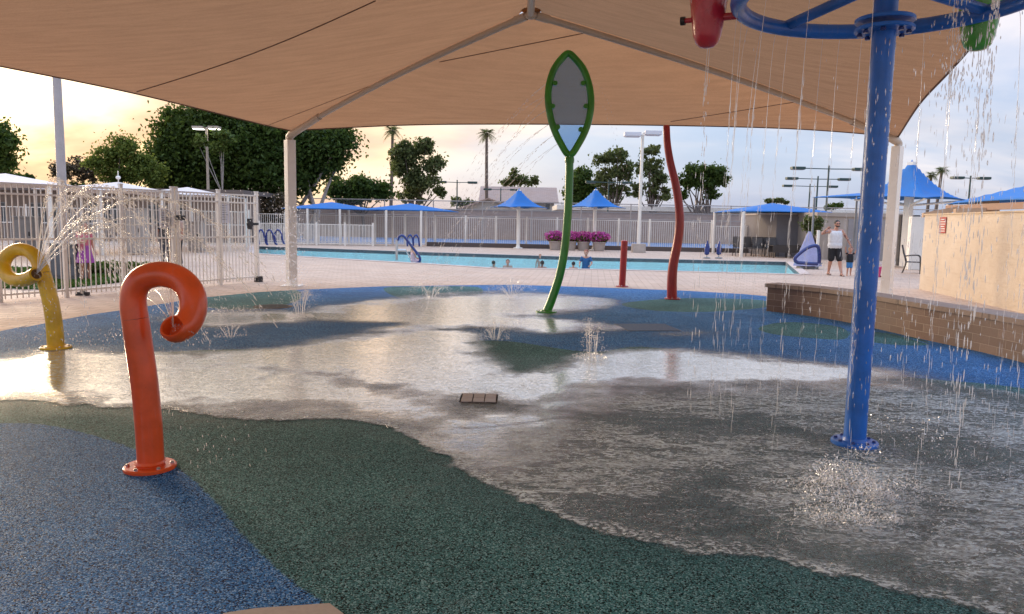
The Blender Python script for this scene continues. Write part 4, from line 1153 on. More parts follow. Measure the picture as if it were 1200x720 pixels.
tree('huge dark leafy tree filling the gap left of the front canopy post', (262, 55), [(215, 150, 38, 26), (255, 140, 45, 32), (200, 182, 30, 26), (240, 185, 48, 32), (285, 165, 45, 38), (300, 205, 45, 26), (205, 212, 34, 16), (262, 215, 40, 18)], 46000, .26, m_leaf_dark, 1, .45, m_palebark, .30, nclump=60, limbs=10, trunks=3)
tree('big dark tree with a rounded right side behind the front canopy post', (345, 57), [(345, 170, 44, 36), (385, 178, 34, 27), (395, 158, 22, 14), (330, 205, 40, 30), (365, 205, 26, 18)], 26000, .26, m_leaf_dark, 2, .4, m_palebark, .30, nclump=55, limbs=9, trunks=3)
tree('lamp-lit leaves beside the lamp pole, drawn as a small tree painted brighter green', (262, 51), [(235, 166, 9, 7), (264, 160, 12, 8), (255, 172, 10, 7)], 1500, .2, m_leaf_light, 3, .08, m_palebark, .35, limbs=4)  # lamplight on these leaves is put into their brighter leaf colour
tree('loose pale green tree left of the huge dark tree', (146, 50), [(140, 175, 26, 16), (122, 190, 22, 16), (158, 192, 26, 20), (175, 205, 24, 16), (140, 205, 30, 12)], 11000, .17, m_leaf_mid, 4, .2, None, .28, nclump=34)
tree('small sparse brownish tree left of the pale green tree', (85, 60), [(72, 200, 14, 10), (92, 197, 18, 12), (104, 206, 14, 8)], 2600, .2, m_leaf_dry, 5, .12, None, .28)
tree('dark rounded tree cut by the left edge of the picture', (-14, 40), [(-6, 172, 26, 27), (-25, 165, 30, 34), (-2, 190, 20, 14), (6, 160, 14, 14)], 11000, .19, m_leaf_dark, 6, .25, None, .3, nclump=40)
tree('low dark bush line left of the tents at the picture edge', (14, 52), [(5, 206, 14, 5), (26, 208, 14, 5)], 1600, .2, m_leaf_dark, 61, .12, None, .3)
tree('low dark green tree right of the big tree behind the low blue shade', (425, 66), [(398, 220, 18, 14), (425, 219, 20, 14), (447, 224, 16, 12), (412, 232, 26, 9)], 8000, .26, m_leaf_dark, 7, .2, None, .3, nclump=36)
tree('tall loose olive tree with open branches beside the left palm', (485, 70), [(478, 178, 20, 14), (500, 172, 14, 10), (508, 192, 16, 12), (474, 198, 22, 14), (492, 215, 24, 14), (470, 180, 14, 12), (515, 225, 10, 8), (482, 232, 20, 8)], 9500, .26, m_leaf_olive, 8, .22, None, .27, nclump=30, limbs=16)
tree('small dark tree right above the brown house roof', (605, 112), [(603, 205, 7, 8), (612, 212, 18, 7), (628, 212, 6, 6), (594, 214, 8, 6)], 2400, .35, m_leaf_olive, 9, .2, None, .3)
tree('round dark tree left of the right blue umbrella behind the courts', (668, 85), [(680, 210, 18, 16), (672, 228, 16, 12), (690, 225, 16, 12)], 5000, .32, m_leaf_dark, 10, .2, None, .3, nclump=30)
tree('tall open branched tree behind the right blue umbrella', (718, 82), [(708, 186, 15, 12), (726, 182, 14, 10), (716, 205, 20, 12), (735, 200, 14, 14), (722, 225, 22, 10), (702, 212, 12, 9)], 5200, .28, m_leaf_olive, 11, .25, None, .24, nclump=22, limbs=18)
tree('tall sparse tree behind the white light pole', (762, 80), [(764, 176, 12, 9), (760, 195, 17, 12), (770, 210, 16, 12), (755, 222, 20, 10), (775, 228, 12, 9)], 4600, .27, m_leaf_olive, 12, .25, None, .24, nclump=22, limbs=16)
tree('wide umbrella shaped dark tree right of the tall red spray pole', (822, 76), [(815, 201, 18, 9), (835, 202, 19, 11), (805, 212, 12, 9), (825, 215, 20, 9), (845, 212, 10, 9), (800, 228, 8, 8), (835, 228, 9, 7)], 7500, .25, m_leaf_dark, 13, .28, None, .28, nclump=26, limbs=16, trunks=2)
tree('tiny olive treetop above the flat blue shade', (906, 100), [(902, 236, 8, 3), (912, 235, 9, 2.6), (920, 237, 7, 2)], 700, .35, m_leaf_olive, 14, .15, None, .4)
tree('small dark treetop above the service building roof', (976, 100), [(972, 243, 8, 3), (982, 241, 9, 3)], 600, .35, m_leaf_dark, 15, .15, None, .4)
tree('low dark tree between the house and the palm', (555, 105), [(546, 238, 14, 4), (535, 236, 10, 5)], 900, .35, m_leaf_olive, 16, .15, None, .4)
tree('brown dry brush growing under the big dark trees', (322, 50), [(310, 245, 15, 18), (330, 240, 12, 20), (318, 262, 18, 10)], 4200, .15, m_leaf_dry, 17, .05, m_palebark, .35, limbs=14, name='bush', cat='bush')
tree('low hedge of dark shrubs behind the left clubhouse', (120, 60), [(30, 222, 50, 7), (110, 222, 45, 8), (190, 225, 40, 8)], 6000, .22, m_leaf_dark, 18, .1, None, .3, name='hedge', cat='hedge')
tree('dark leafy shrub climbing the corner of the service building beside the man', (955, 37.2), [(947, 262, 8, 9), (957, 262, 9, 9), (952, 270, 8, 7)], 1500, .12, m_leaf_olive, 19, .04, None, .3, name='shrub', cat='shrub', limbs=6)
def palm(label, px, Y, py, rpx, lean=0, seed=1, fr=46):
    X = gx(px, Y); H = gz(px, py, Y); k = Y / F
    t = thing('palm_tree', label, 'palm tree', (X, Y, 0), 0, 'palm trees in the distance')
    bm = B(); tube(bm, spline([(-lean, 0, 0), (-lean * .4, 0, H * .5), (0, 0, H)], 5), [.24 - .08 * i / 10 for i in range(11)], 8); obj('trunk', bm, m_bark, t, smooth=True)
    r_ = random.Random(seed); bm = B(); Rr = rpx * k
    for i in range(fr):
        a = r_.uniform(0, 6.28); e0 = r_.uniform(-.5, 1.3); L_ = Rr * r_.uniform(.9, 1.25)
        d = Vector((math.cos(a), math.sin(a), 0)); P = []
        for j in range(7):
            q = j / 6; P.append(Vector((0, 0, H)) + d * L_ * q * math.cos(e0 * .6) + Vector((0, 0, L_ * (math.sin(e0) * q - .55 * q * q))))
        side = Vector((-d.y, d.x, 0))
        for j in range(2, 7):
            wid = L_ * .34 * (1 - (j / 6) ** 3 * .8)
            for s_ in (-1, 1):
                for g_ in (0, .5):
                    c = P[j - 1].lerp(P[j], g_); tip = c + side * s_ * wid + (P[j] - P[j - 1]) * 1.1 + Vector((0, 0, -wid * .35))
                    v = [bm.verts.new(q) for q in (c, c + (P[j] - P[j - 1]) * .35, tip)]; bm.faces.new(v)
    obj('crown', bm, m_leaf_olive, t)
    bm = B(); ball(bm, (0, 0, H - Rr * .22), Rr * .22, 2, (1, 1, 1.4)); obj('dead_fronds', bm, m_leaf_dry, t)
palm('tall palm at the left beside the loose olive tree', 460, 92, 153, 11, .3, 1)
palm('lone tall palm between the left trees and the brown roof', 568.5, 92, 156, 10.5, -.2, 2)
palm('palm with a tilted crown, right one of the pair by the far right shade', 1097, 95, 199, 8, .8, 3)
palm('palm partly behind its taller neighbour by the large blue shade', 1085, 98, 205, 8, .3, 4)

# grass and hedge between the left fences
g0 = [Vector((gx(-60, 16), 16, 0)), Vector((gx(60, 15.6), 15.6, 0)), Vector((gx(175, 18.6), 18.6, 0)), Vector((gx(170, 21), 21, 0)), Vector((gx(40, 21), 21, 0)), Vector((gx(-60, 21), 21, 0))]
tag(polysheet('lawn', [[(p.x, p.y) for p in g0]], 0.006, plain('lawn_soil', (.06, .12, .02), .9)), kind='structure')
P = []
r_ = np.random.default_rng(77)
while len(P) < 14000:
    y = r_.uniform(15.6, 21); x = r_.uniform(g0[0].x - 2, g0[2].x)
    if x < g0[1].x + (g0[2].x - g0[1].x) * (y - 15.6) / 3.0: P.append((x, y, r_.uniform(.01, .07)))
tag(leafmesh('grass', np.array(P), .07, m_grassm, None, r_, 1.8), 'bright green grass strip behind the left picket fence', 'grass', kind='stuff')
t = thing('hedge', 'low bright green hedge behind the left picket fence beside the pink figure', 'hedge', (gx(135, 19.5), 19.5, 0))
P = np.concatenate([inball(r_, 500) * np.array([.35, .3, .17]) + np.array([x, r_.normal() * .08, .2]) for x in np.arange(-1.3, 1.4, .3)])
leafmesh('foliage', P[P[:, 2] > .01], .09, m_leaf_light, t, r_)
bm = B()
for x in np.arange(-1.3, 1.4, .3): tube(bm, [(x, 0, 0), (x + .02, 0, .25)], .012, 5)
obj('stem', bm, m_bark, t)
# ================================================================ SPRAY FEATURES
def flange(bm, c, r, h=0.022, bolts=6, seg=32):
    lathe(bm, [(r, 0.0), (r, h * .7), (r - .008, h), (r * .55, h), (r * .5, h * 1.8)], c, seg)
def bolts(name, c, r, z, n, parent, mat=m_steel, s_=0.013, ph=0.3):
    for i in range(n):
        a = ph + 2 * math.pi * i / n
        bm = B(); lathe(bm, [(s_, 0), (s_, s_ * .8), (s_ * .6, s_ * 1.2)], (c[0] + r * math.cos(a), c[1] + r * math.sin(a), z), 6)
        obj(name, bm, mat, parent)
def pixpath(L, Y): return [at(px, py, Y + (dy if dy else 0)) for px, py, dy in L]
# orange curl
bo = G(176, 550); Yo = bo.y
path = [(177, 549, 0), (175.5, 520, 0), (173, 485, 0), (169, 447, 0), (163.5, 410, 0), (159, 378, 0), (156, 355, 0), (158.5, 338, 0), (169, 326, 0), (190, 321.5, 0), (211, 328, 0), (224.5, 344, -.02), (226, 364, -.05), (219, 379, -.09), (207, 386, -.14), (203, 383, -.17)]
P = spline(pixpath(path, Yo), 6)
P[0].z = 0.01
pxm = Yo / F
t = thing('orange_spray_loop', 'orange pipe curled over at the top into a loop spraying water', 'water spray pipe', bo)
rads = []
for i in range(len(P)):
    f = i / (len(P) - 1)
    rads.append(np.interp(f, [0, .3, .42, .7, .9, 1], [15.2, 15.3, 14.6, 15.2, 15.8, 15.5]) * pxm)
join = next(i for i, p in enumerate(P) if p.z > at(158, 377, Yo).z)
def pipe(name, P, rads, mat, t, seg=28, cap=True):
    bm = B(); tube(bm, P, rads, seg, cap); return under(t, obj(name, bm, mat, smooth=True))
pipe('lower_pipe', P[:join + 1], rads[:join + 1], m_orange, t)
Pu = P[join:]; ru = rads[join:]
P2 = [Pu[0] + (Pu[1] - Pu[0]) * .06] + Pu[1:]
bm = B(); tube(bm, P2, ru, 28, False)
# open mouth: rim turned inwards
n = 28; last = [bm.verts[len(bm.verts) - n + k] if False else None for k in range(n)]
bm.verts.ensure_lookup_table(); last = bm.verts[-n:]
cen = sum((v.co for v in last), Vector()) / n; ax = (Pu[-1] - Pu[-2]).normalized()
prev = list(last)
for rr_, dz in ((.90, .012), (.78, .008), (.70, -.02), (.62, -.06), (.0, -.075)):
    if rr_ == 0:
        cv = bm.verts.new(cen + ax * dz)
        for k in range(n): bm.faces.new((prev[k], prev[(k + 1) % n], cv))
        break
    cur = [bm.verts.new(cen + (v.co - cen) * rr_ + ax * dz) for v in last]
    for k in range(n): bm.faces.new((prev[k], prev[(k + 1) % n], cur[(k + 1) % n], cur[k]))
    prev = cur
under(t, obj('loop', bm, m_orange, smooth=True))
orange_mouth = cen.copy()
bm = B(); tube(bm, [P[join] - Vector((0, 0, .004)), P[join] + Vector((0, 0, .004))], [ru[0] * .985] * 2, 28); under(t, obj('joint_gap', bm, m_black))
zb = .0
bm = B(); flange(bm, (0, 0, .008), .155, .024); obj('base_flange', bm, m_orange, t, smooth=True)
bolts('bolt', (0, 0, 0), .128, .03, 6, t)
bm = B(); lathe(bm, [(rads[0] + .004, .03), (rads[0] + .012, .045), (rads[0] + .004, .06)], (0, 0, 0), 28); obj('weld', bm, m_orange, t, smooth=True)

# yellow curl
by = G(65.5, 409); Yy = by.y
path = [(65.5, 409, 0), (64.5, 392, 0), (62.5, 372, 0), (58.5, 350, 0), (53, 330, 0), (48.5, 316, 0), (43, 303, .02), (33, 294.5, .05), (20, 293, .08), (8.5, 300, .09), (4, 311, .07), (9, 323, .02), (20, 328.5, -.05), (32, 327, -.12), (42.5, 321.5, -.20)]
P = spline(pixpath(path, Yy), 6); P[0].z = .01; pxm = Yy / F
t = thing('yellow_spray_loop', 'yellow pipe coiled into a round loop spraying fans of water', 'water spray pipe', by)
rads = [np.interp(i / (len(P) - 1), [0, .35, .5, 1], [9.2, 8.6, 7.6, 8.0]) * pxm for i in range(len(P))]
join = next(i for i, p in enumerate(P) if p.z > at(58, 322, Yy).z)
pipe('lower_pipe', P[:join + 1], rads[:join + 1], m_yellow, t)
pipe('loop', [P[join] + (P[join + 1] - P[join]) * .06] + P[join + 1:], rads[join:], m_yellow, t)
ax = (P[-1] - P[-2]).normalized()
bm = B(); tube(bm, [P[-1] + ax * .001, P[-1] + ax * .008], [rads[-1] * .72] * 2, 20); under(t, obj('nozzle', bm, plain('nozzle_dark', (.10, .045, .01), .4)))
yellow_mouth = P[-1] + ax * .01
bm = B(); flange(bm, (0, 0, .008), .17, .024); obj('base_flange', bm, m_yellow, t, smooth=True)
bolts('bolt', (0, 0, 0), .14, .03, 6, t)

# green leaf
bg_ = G(640, 366.5); Yg = bg_.y; k = Yg / F
t = thing('green_leaf_spray', 'tall green stem carrying an upright leaf frame with a tinted clear panel', 'water spray leaf', bg_)
path = [(640.5, 366, 0), (647, 350, 0), (656, 322, 0), (662, 290, 0), (665.5, 250, 0), (667, 215, 0), (667.5, 184, 0)]
P = spline(pixpath(path, Yg), 8); P[0].z = .01
pipe('stem', P, [np.interp(i / (len(P) - 1), [0, 1], [5.2, 4.6]) * k for i in range(len(P))], m_green, t, 20)
lf = [(667.5, 182), (657, 168), (648, 148), (643, 125), (643, 103), (649, 82), (659, 68), (666, 63), (673, 68), (684, 82), (691, 103), (692.5, 125), (688, 148), (678.5, 168)]
def leaf_pt(px, py, off=0): return at(px, py, Yg) + Vector((0, off, 0))
Lp = spline([leaf_pt(*q) for q in lf], 6, closed=True)
bm = B(); tube(bm, Lp + [Lp[0]], 4.0 * k, 14, False); bmesh.ops.remove_doubles(bm, verts=bm.verts, dist=.002); under(t, obj('leaf_frame', bm, m_green, smooth=True))
bm = B(); a = [bm.verts.new(p + Vector((0, -.006, 0))) for p in Lp]; b = [bm.verts.new(p + Vector((0, .006, 0))) for p in Lp]
bm.faces.new(a); bm.faces.new(b[::-1]); bmesh.ops.triangulate(bm, faces=bm.faces)
under(t, obj('panel', bm, m_panel))
for q in ((648.5, 95), (645.5, 125), (652, 152), (685, 95), (688.5, 125), (682, 155)):
    bm = B(); p = leaf_pt(*q); q2 = p + (leaf_pt(667.5, 125) - p) * .10
    tube(bm, [q2 + Vector((0, -.05, 0)), q2 + Vector((0, .05, 0))], .042, 12); under(t, obj('clamp', bm, m_green, smooth=True))
bm = B(); lathe(bm, [(.078, -.05), (.085, 0), (.078, .05)], (0, 0, 0), 18, Matrix.Translation(P[-2])); under(t, obj('collar', bm, m_green, smooth=True))
bm = B(); flange(bm, (0, 0, .008), .19, .024); obj('base_flange', bm, m_green, t, smooth=True)
bolts('bolt', (0, 0, 0), .15, .03, 6, t)

# red wavy pole and red stub
br_ = G(788, 351); Yw = br_.y; k = Yw / F
t = thing('red_wavy_pole', 'tall wavy dark red spray pole standing on the pad', 'water spray pole', br_)
path = [(787.5, 351, 0), (787.5, 330, 0), (789, 310, 0), (794, 285, 0), (796.5, 262, 0), (795.5, 240, 0), (791.5, 215, 0), (785.5, 190, 0), (782, 168, 0), (781, 148.5, 0)]
P = spline(pixpath(path, Yw), 7); P[0].z = .01
pipe('pole', P, [np.interp(i / (len(P) - 1), [0, 1], [6.0, 3.9]) * k for i in range(len(P))], m_red, t, 20)
bm = B(); ball(bm, P[-1], 3.9 * k, 3, (1, 1, .5)); under(t, obj('cap', bm, m_red, smooth=True))
bm = B(); flange(bm, (0, 0, .008), .17, .024); obj('base_flange', bm, m_red, t, smooth=True)
bolts('bolt', (0, 0, 0), .14, .03, 6, t)
bs = G(729, 336.5)
t = thing('red_spray_post', 'short straight red spray post standing on the pad edge', 'water spray post', bs)
hs = gz(729.5, 283, bs.y)
bm = B(); tube(bm, [(0, 0, .01), (.01, 0, hs * .5), (.02, 0, hs)], .085, 20); obj('post', bm, m_red, t, smooth=True)
bm = B(); ball(bm, (.02, 0, hs), .085, 3, (1, 1, .35)); obj('cap', bm, m_red, t, smooth=True)
bm = B(); lathe(bm, [(.087, hs - .16), (.092, hs - .15), (.087, hs - .14)], (.018, 0, 0), 20); obj('band', bm, m_red, t)
bm = B(); flange(bm, (0, 0, .008), .16, .022); obj('base_flange', bm, m_red, t, smooth=True)
bolts('bolt', (0, 0, 0), .13, .028, 6, t)

# blue bucket tree
bb = G(1001, 521.5); 
t = thing('bucket_feature', 'tall blue pole with an overhead blue ring of tipping buckets pouring water', 'water bucket tower', bb)
ztop = gz(1038, 32, bb.y)
prd = .078
bm = B(); tube(bm, [(0, 0, .01), (0, 0, ztop)], prd, 32); obj('pole', bm, m_bluep, t, smooth=True)
bm = B(); lathe(bm, [(prd, ztop + .07), (prd, ztop + .75), (prd * .6, ztop + .8)], (0, 0, 0), 32); obj('upper_pole', bm, m_bluep, t, smooth=True)
for z0 in (ztop - .03, ztop + .032):
    bm = B(); lathe(bm, [(prd + .002, z0), (.19, z0), (.195, z0 + .005), (.195, z0 + .022), (.19, z0 + .027), (prd + .002, z0 + .027)], (0, 0, 0), 36); obj('flange', bm, m_bluep, t, smooth=True)
bolts('bolt', (0, 0, 0), .155, ztop - .055, 8, t, m_bluedk, .02)
bm = B(); flange(bm, (0, 0, .008), .165, .03); obj('base_flange', bm, m_bluep, t, smooth=True)
bolts('bolt', (0, 0, 0), .13, .035, 8, t, m_bluedk, .014)
RR = .99
# ring height: its far side passes just under the flange in view
zr = gz(1000, 38, bb.y + RR)
C = [(RR * math.cos(2 * math.pi * i / 72), RR * math.sin(2 * math.pi * i / 72), zr) for i in range(73)]
bm = B(); tube(bm, C, .058, 16, False); bmesh.ops.remove_doubles(bm, verts=bm.verts, dist=.003); obj('ring', bm, m_bluep, t, smooth=True)
for a in (100, 190, 280, 10):
    aa = R(a + 12); bm = B(); tube(bm, [(math.cos(aa) * .09, math.sin(aa) * .09, zr + .10), (math.cos(aa) * RR, math.sin(aa) * RR, zr + .02)], .042, 14); obj('spoke', bm, m_bluep, t, smooth=True)
bucket_pos = []
for a, m_, sc2 in ((153.6, m_bucket_r, 1.0), (32, m_bucket_g, 1.08), (270, m_yellow, 1.0)):
    aa = R(a); c = Vector((math.cos(aa), math.sin(aa), 0)); bc = c * (RR + .24) + Vector((0, 0, zr))
    z_b = gz(850, 57, bb.y + bc.y) if a == 153.6 else (gz(1145, 60, bb.y + bc.y) if a == 32 else zr - .3)
    hgt = .62 * sc2
    pr_ = [(.02, 0), (.055, .008), (.085, .035), (.105, .09), (.125, .22), (.15, .42), (.168, hgt), (.175, hgt + .005), (.155, hgt + .005), (.14, .42), (.06, .06)]
    pr_ = [(r_ * sc2, z) for r_, z in pr_]
    bm = B(); lathe(bm, pr_, (bc.x, bc.y, z_b), 32); bk = obj('bucket', bm, m_, t, smooth=True)
    bucket_pos.append((Vector((bb.x, bb.y, 0)) + bc, z_b))
    zax = z_b + .22; 
    bm = B(); r_in = .12 * sc2
    tube(bm, [Vector((bc.x, bc.y, zax)) - c * (.25), Vector((bc.x, bc.y, zax)) - c * r_in, Vector((bc.x, bc.y, zax)) + c * r_in, Vector((bc.x, bc.y, zax)) + c * (r_in + .055)], [.028, .028, .02, .02], 12); obj('pivot', bm, m_, bk, smooth=True)
    bm = B(); tube(bm, [Vector((bc.x, bc.y, zax)) + c * (r_in + .055), Vector((bc.x, bc.y, zax)) + c * (r_in + .09)], .033, 12); obj('knob', bm, m_black, bk, smooth=True)
    bm = B(); tube(bm, [c * RR + Vector((0, 0, zr)), Vector((bc.x, bc.y, zax)) - c * .22], .035, 12); obj('bracket', bm, m_bluep, t, smooth=True)

# drain and hatch in the pad
def gridpoly(L): return [G(a, b) for a, b in L]
dr = gridpoly([(538, 474), (583, 474), (584, 463), (540, 463)])
cen = sum(dr, Vector()) / 4
t = thing('floor_drain', 'pinkish slotted drain cover set in the wet pad', 'drain', (cen.x, cen.y, 0))
bm = B(); wq = (dr[1] - dr[0]).length; dq = abs(dr[3].y - dr[0].y) * .75
dq *= 1.25; box(bm, -wq / 2, wq / 2, -dq / 2, dq / 2, .008, .012); obj('frame', bm, m_bench, t)
for i in range(3):
    bm = B(); x0 = -wq / 2 + .01 + i * (wq - .02) / 3
    box(bm, x0 + .004, x0 + (wq - .02) / 3 - .004, -dq / 2 + .01, -.004, .0125, .019); box(bm, x0 + .004, x0 + (wq - .02) / 3 - .004, .004, dq / 2 - .01, .0125, .019); bevel(bm, .002)
    obj('tile', bm, plain('drain_tile%d' % i, (.30, .27, .26), .5), t)
hp = gridpoly([(724, 388), (785, 389), (790, 381), (732, 380)])
cen = sum(hp, Vector()) / 4
t = thing('floor_hatch', 'flat rectangular hatch outline in the dark blue pad right of the leaf', 'hatch', (cen.x, cen.y, 0), R(8))
bm = B(); box(bm, -.42, .42, -.40, .40, .0065, .010); obj('frame', bm, m_black, t)
bm = B(); box(bm, -.405, .405, -.385, .385, .0105, .0125); obj('lid', bm, plain('lid_blue', (.025, .07, .16), .6, var=.2, scale=30), t)
cd2 = G(320, 360)
t = thing('floor_drain', 'round dark drain grate in the teal patch at the left', 'drain', (cd2.x, cd2.y, 0))
bm = B(); lathe(bm, [(.34, .007), (.34, .013), (.30, .017), (.29, .017)], (0, 0, 0), 28); obj('rim', bm, m_bench, t)
bm = B()
for i in range(-4, 5): box(bm, -math.sqrt(.08 - (i * .06) ** 2) if abs(i * .06) < .28 else -.05, math.sqrt(.08 - (i * .06) ** 2) if abs(i * .06) < .28 else .05, i * .06 - .012, i * .06 + .012, .0175, .021)
obj('grate', bm, m_black, t)

# ================================================================ POOLSIDE FURNITURE
# planters of pink flowers
for i, (px, s_, lab) in enumerate(((650.5, 1.1, 'pink flower planter at the left end of the row'), (668, 1.0, 'pink flower planter second from left, behind the green stem'), (683.5, 1.05, 'pink flower planter just left of the umbrella post'), (702, 1.05, 'pink flower planter at the right end of the row'))):
    Y = 44.3 if i != 3 else 44.0
    t = thing('flower_planter', lab, 'planter', (gx(px, Y), Y, 0), 0, 'planters of pink flowers')
    bm = B(); lathe(bm, [(.27, 0), (.30, .02), (.36, .44), (.40, .46), (.40, .52), (.34, .52), (.32, .45)], (0, 0, 0), 20); obj('pot', bm, m_pot, t, smooth=True)
    r_ = np.random.default_rng(100 + i)
    q = inball(r_, 900) * np.array([.62 * s_, .5, .34]) + np.array([0, 0, .80]); q = q[q[:, 2] > .48]
    leafmesh('flowers', q, .10, m_flower, t, r_, 1.1)
    q = inball(r_, 500) * np.array([.52 * s_, .45, .28]) + np.array([0, 0, .70]); leafmesh('leaves', q, .10, m_leaf_mid, t, r_)
# stacked and lined chairs
m_chair = plain('chair_brown', (.045, .038, .035), .5)
m_sling = plain('chair_sling', (.10, .09, .085), .8)
def chair(label, x, y, rz, group, lean=0):
    t = thing('patio_chair', label, 'chair', (x, y, 0), rz, group)
    for sx_ in (-.27, .27):
        bm = B(); tube(bm, spline([(sx_, -.28, 0), (sx_, -.26, .40), (sx_, -.22, .64), (sx_, .0, .66), (sx_, .26, .62)], 4), .017, 8); obj('front_leg', bm, m_chair, t)
        bm = B(); tube(bm, spline([(sx_, .30, 0), (sx_, .20, .40), (sx_, .30, .75), (sx_, .36, 1.02)], 4), .017, 8); obj('rear_leg', bm, m_chair, t)
    bm = B(); box(bm, -.255, .255, -.27, .22, .40, .43); obj('seat', bm, m_sling, t)
    bm = B(); box(bm, -.255, .255, -.015, .015, 0, .56, Matrix.Translation((0, .215, .45)) @ Matrix.Rotation(R(-14), 4, 'X')); obj('backrest', bm, m_sling, t)
    bm = B(); tube(bm, [(-.27, .36, 1.02), (.27, .36, 1.02)], .017, 8); obj('back_rail', bm, m_chair, t)
    return t
for px, Y, rz, lab in ((866, 40.2, 0, 'dark patio chair leftmost in the row under the flat blue shade'), (877, 40.6, 8, 'dark patio chair second from left under the flat blue shade'), (888, 40.2, -6, 'dark patio chair middle of the row under the flat blue shade'),
                    (896, 40.4, 5, 'dark patio chair fourth from left under the flat blue shade'), (904, 40.0, -4, 'dark patio chair rightmost in the row under the flat blue shade')):
    chair(lab, gx(px, Y), Y, R(rz), 'patio chairs under the flat blue shade')
chair('pale sling patio chair with dark frame at the foot of the right wall', gx(1068, 27.5), 27.5, R(60), 'patio chairs by the right wall')
def bench(px, Y, lab, L_=1.1):
    t = thing('low_lounger', lab, 'lounger', (gx(px, Y), Y, 0), 0, 'dark low loungers by the grey block')
    bm = B()
    for i in range(9): box(bm, -L_ / 2 + i * L_ / 9 + .02, -L_ / 2 + (i + 1) * L_ / 9 - .02, -.3, .3, .62, .65)
    obj('slats', bm, m_chair, t)
    bm = B(); box(bm, -L_ / 2, L_ / 2, -.33, -.305, .28, .66); box(bm, -L_ / 2, L_ / 2, .305, .33, .28, .66); box(bm, -.02, .02, -.306, .306, .40, .44); bmesh.ops.remove_doubles(bm, verts=bm.verts, dist=1e-5); obj('frame', bm, m_chair, t)
    for x in (-.45, .45):
        for y in (-.3, .3):
            bm = B(); tube(bm, [(x * L_, y, 0), (x * L_, y, .28)], .02, 8); obj('leg', bm, m_chair, t)
bench(914, 39.0, 'dark slatted lounger stack in front of the grey storage block', 1.0)
bench(931, 39.2, 'dark slatted lounger stack left of the covered umbrella', .8)
# folded blue umbrellas
for px, py1, lab in ((828, 283, 'folded blue umbrella left of the shade post'), (842, 283, 'folded blue umbrella right beside the shade post')):
    Y = 36.6 if px == 828 else 36.8; H = gz(px, 282, Y)
    t = thing('folded_umbrella', lab, 'umbrella', (gx(px, Y), Y, 0), 0, 'folded blue umbrellas')
    bm = B(); lathe(bm, [(.03, .16), (.12, .22), (.13, .5), (.07, H - .15), (.02, H)], (0, 0, 0), 12); obj('canopy', bm, m_bluedk, t, smooth=True)
    bm = B(); tube(bm, [(0, 0, 0), (0, 0, .3)], .025, 8); obj('pole', bm, m_steel, t)
    bm = B(); lathe(bm, [(.18, 0.001), (.18, .05), (.05, .08)], (0, 0, 0), 16); obj('base', bm, m_grey, t)
# lilac covered lift
Y = 29.2; pb = Vector((gx(946, Y), Y, 0)); H = gz(945, 271.5, Y)
t = thing('covered_pool_lift', 'pool lift under a draped lilac cover beside the blue handrail', 'pool lift', pb)
bm = B(); n = 30; rows = 10; rg = []
for j in range(rows + 1):
    q = j / rows; z = .12 + (H - .12) * q; r0 = .48 * (1 - q) ** .9 + .05
    rg.append([bm.verts.new((r0 * math.cos(2 * math.pi * i / n) * (1 + .16 * (1 - q) * math.sin(i * 6 * 2 * math.pi / n)), r0 * .7 * math.sin(2 * math.pi * i / n) * (1 + .16 * (1 - q) * math.sin(i * 6 * 2 * math.pi / n)), z)) for i in range(n)])
for j in range(rows):
    for i in range(n): bm.faces.new((rg[j][i], rg[j][(i + 1) % n], rg[j + 1][(i + 1) % n], rg[j + 1][i]))
bm.faces.new(rg[-1])
obj('cover', bm, m_lilac, t, smooth=True)
bm = B(); box(bm, -.35, .35, -.22, .22, .001, .10); bevel(bm, .02); tube(bm, [(0, 0, .1), (0, 0, H - .1)], .05, 8); tube(bm, [(.15, -.3, 0), (.45, -.3, .25)], .02, 6); obj('stand', bm, m_grey, t)
# white post beside it
t = thing('white_post', 'slim white post just behind the lilac covered lift', 'post', (gx(956.5, 30.5), 30.5, 0))
bm = B(); tube(bm, [(0, 0, 0), (0, 0, gz(957, 270, 30.5))], .06, 12); obj('post', bm, m_white, t, smooth=True)
bm = B(); lathe(bm, [(.13, .001), (.13, .03), (.07, .05)], (0, 0, 0), 14); obj('base', bm, m_white, t)
# handrails
def rail(label, pts, rad, mat, cat='handrail', group='pool handrails', extra=()):
    P = [Vector(p) for p in pts]
    t = thing('pool_handrail', label, cat, (P[0].x, P[0].y, 0), 0, group)
    bm = B(); tube(bm, spline(P, 5), rad, 10); under(t, obj('rail', bm, mat, smooth=True))
    for e in extra:
        bm = B(); tube(bm, [Vector(q) for q in e[0]], e[1], 8); under(t, obj('support', bm, e[2]))
    return t
Y = 25.6
def a_(px, py, Y_=Y): return at(px, py, Y_)
rail('thick blue padded handrail at the right corner of the pool', [a_(960, 309), a_(960, 296), a_(958, 289), a_(952, 288.5), a_(944, 292), a_(934, 300), a_(931.5, 304), a_(934, 307.5), a_(942, 308.5), a_(958, 309.5)], .062, m_bluedk)
Y = 29.6
p1_ = a_(465, 279, Y); bs_ = Vector((p1_.x, Y, 0))
rail('pool ladder rail with a blue grip beside the seated girl', [a_(466, 282, Y), a_(468, 277.5, Y), a_(473, 277, Y), a_(481, 287, Y), a_(491, 300, Y), a_(492, 306, Y), a_(488, 308.5, Y)], .05, m_bluedk,
     extra=(([(bs_.x, Y, 0), (bs_.x, Y, a_(466, 281, Y).z)], .05, m_steel), ([(bs_.x, Y, .42), (bs_.x + .35, Y, .42), (bs_.x + .55, Y, .05)], .03, m_steel)))
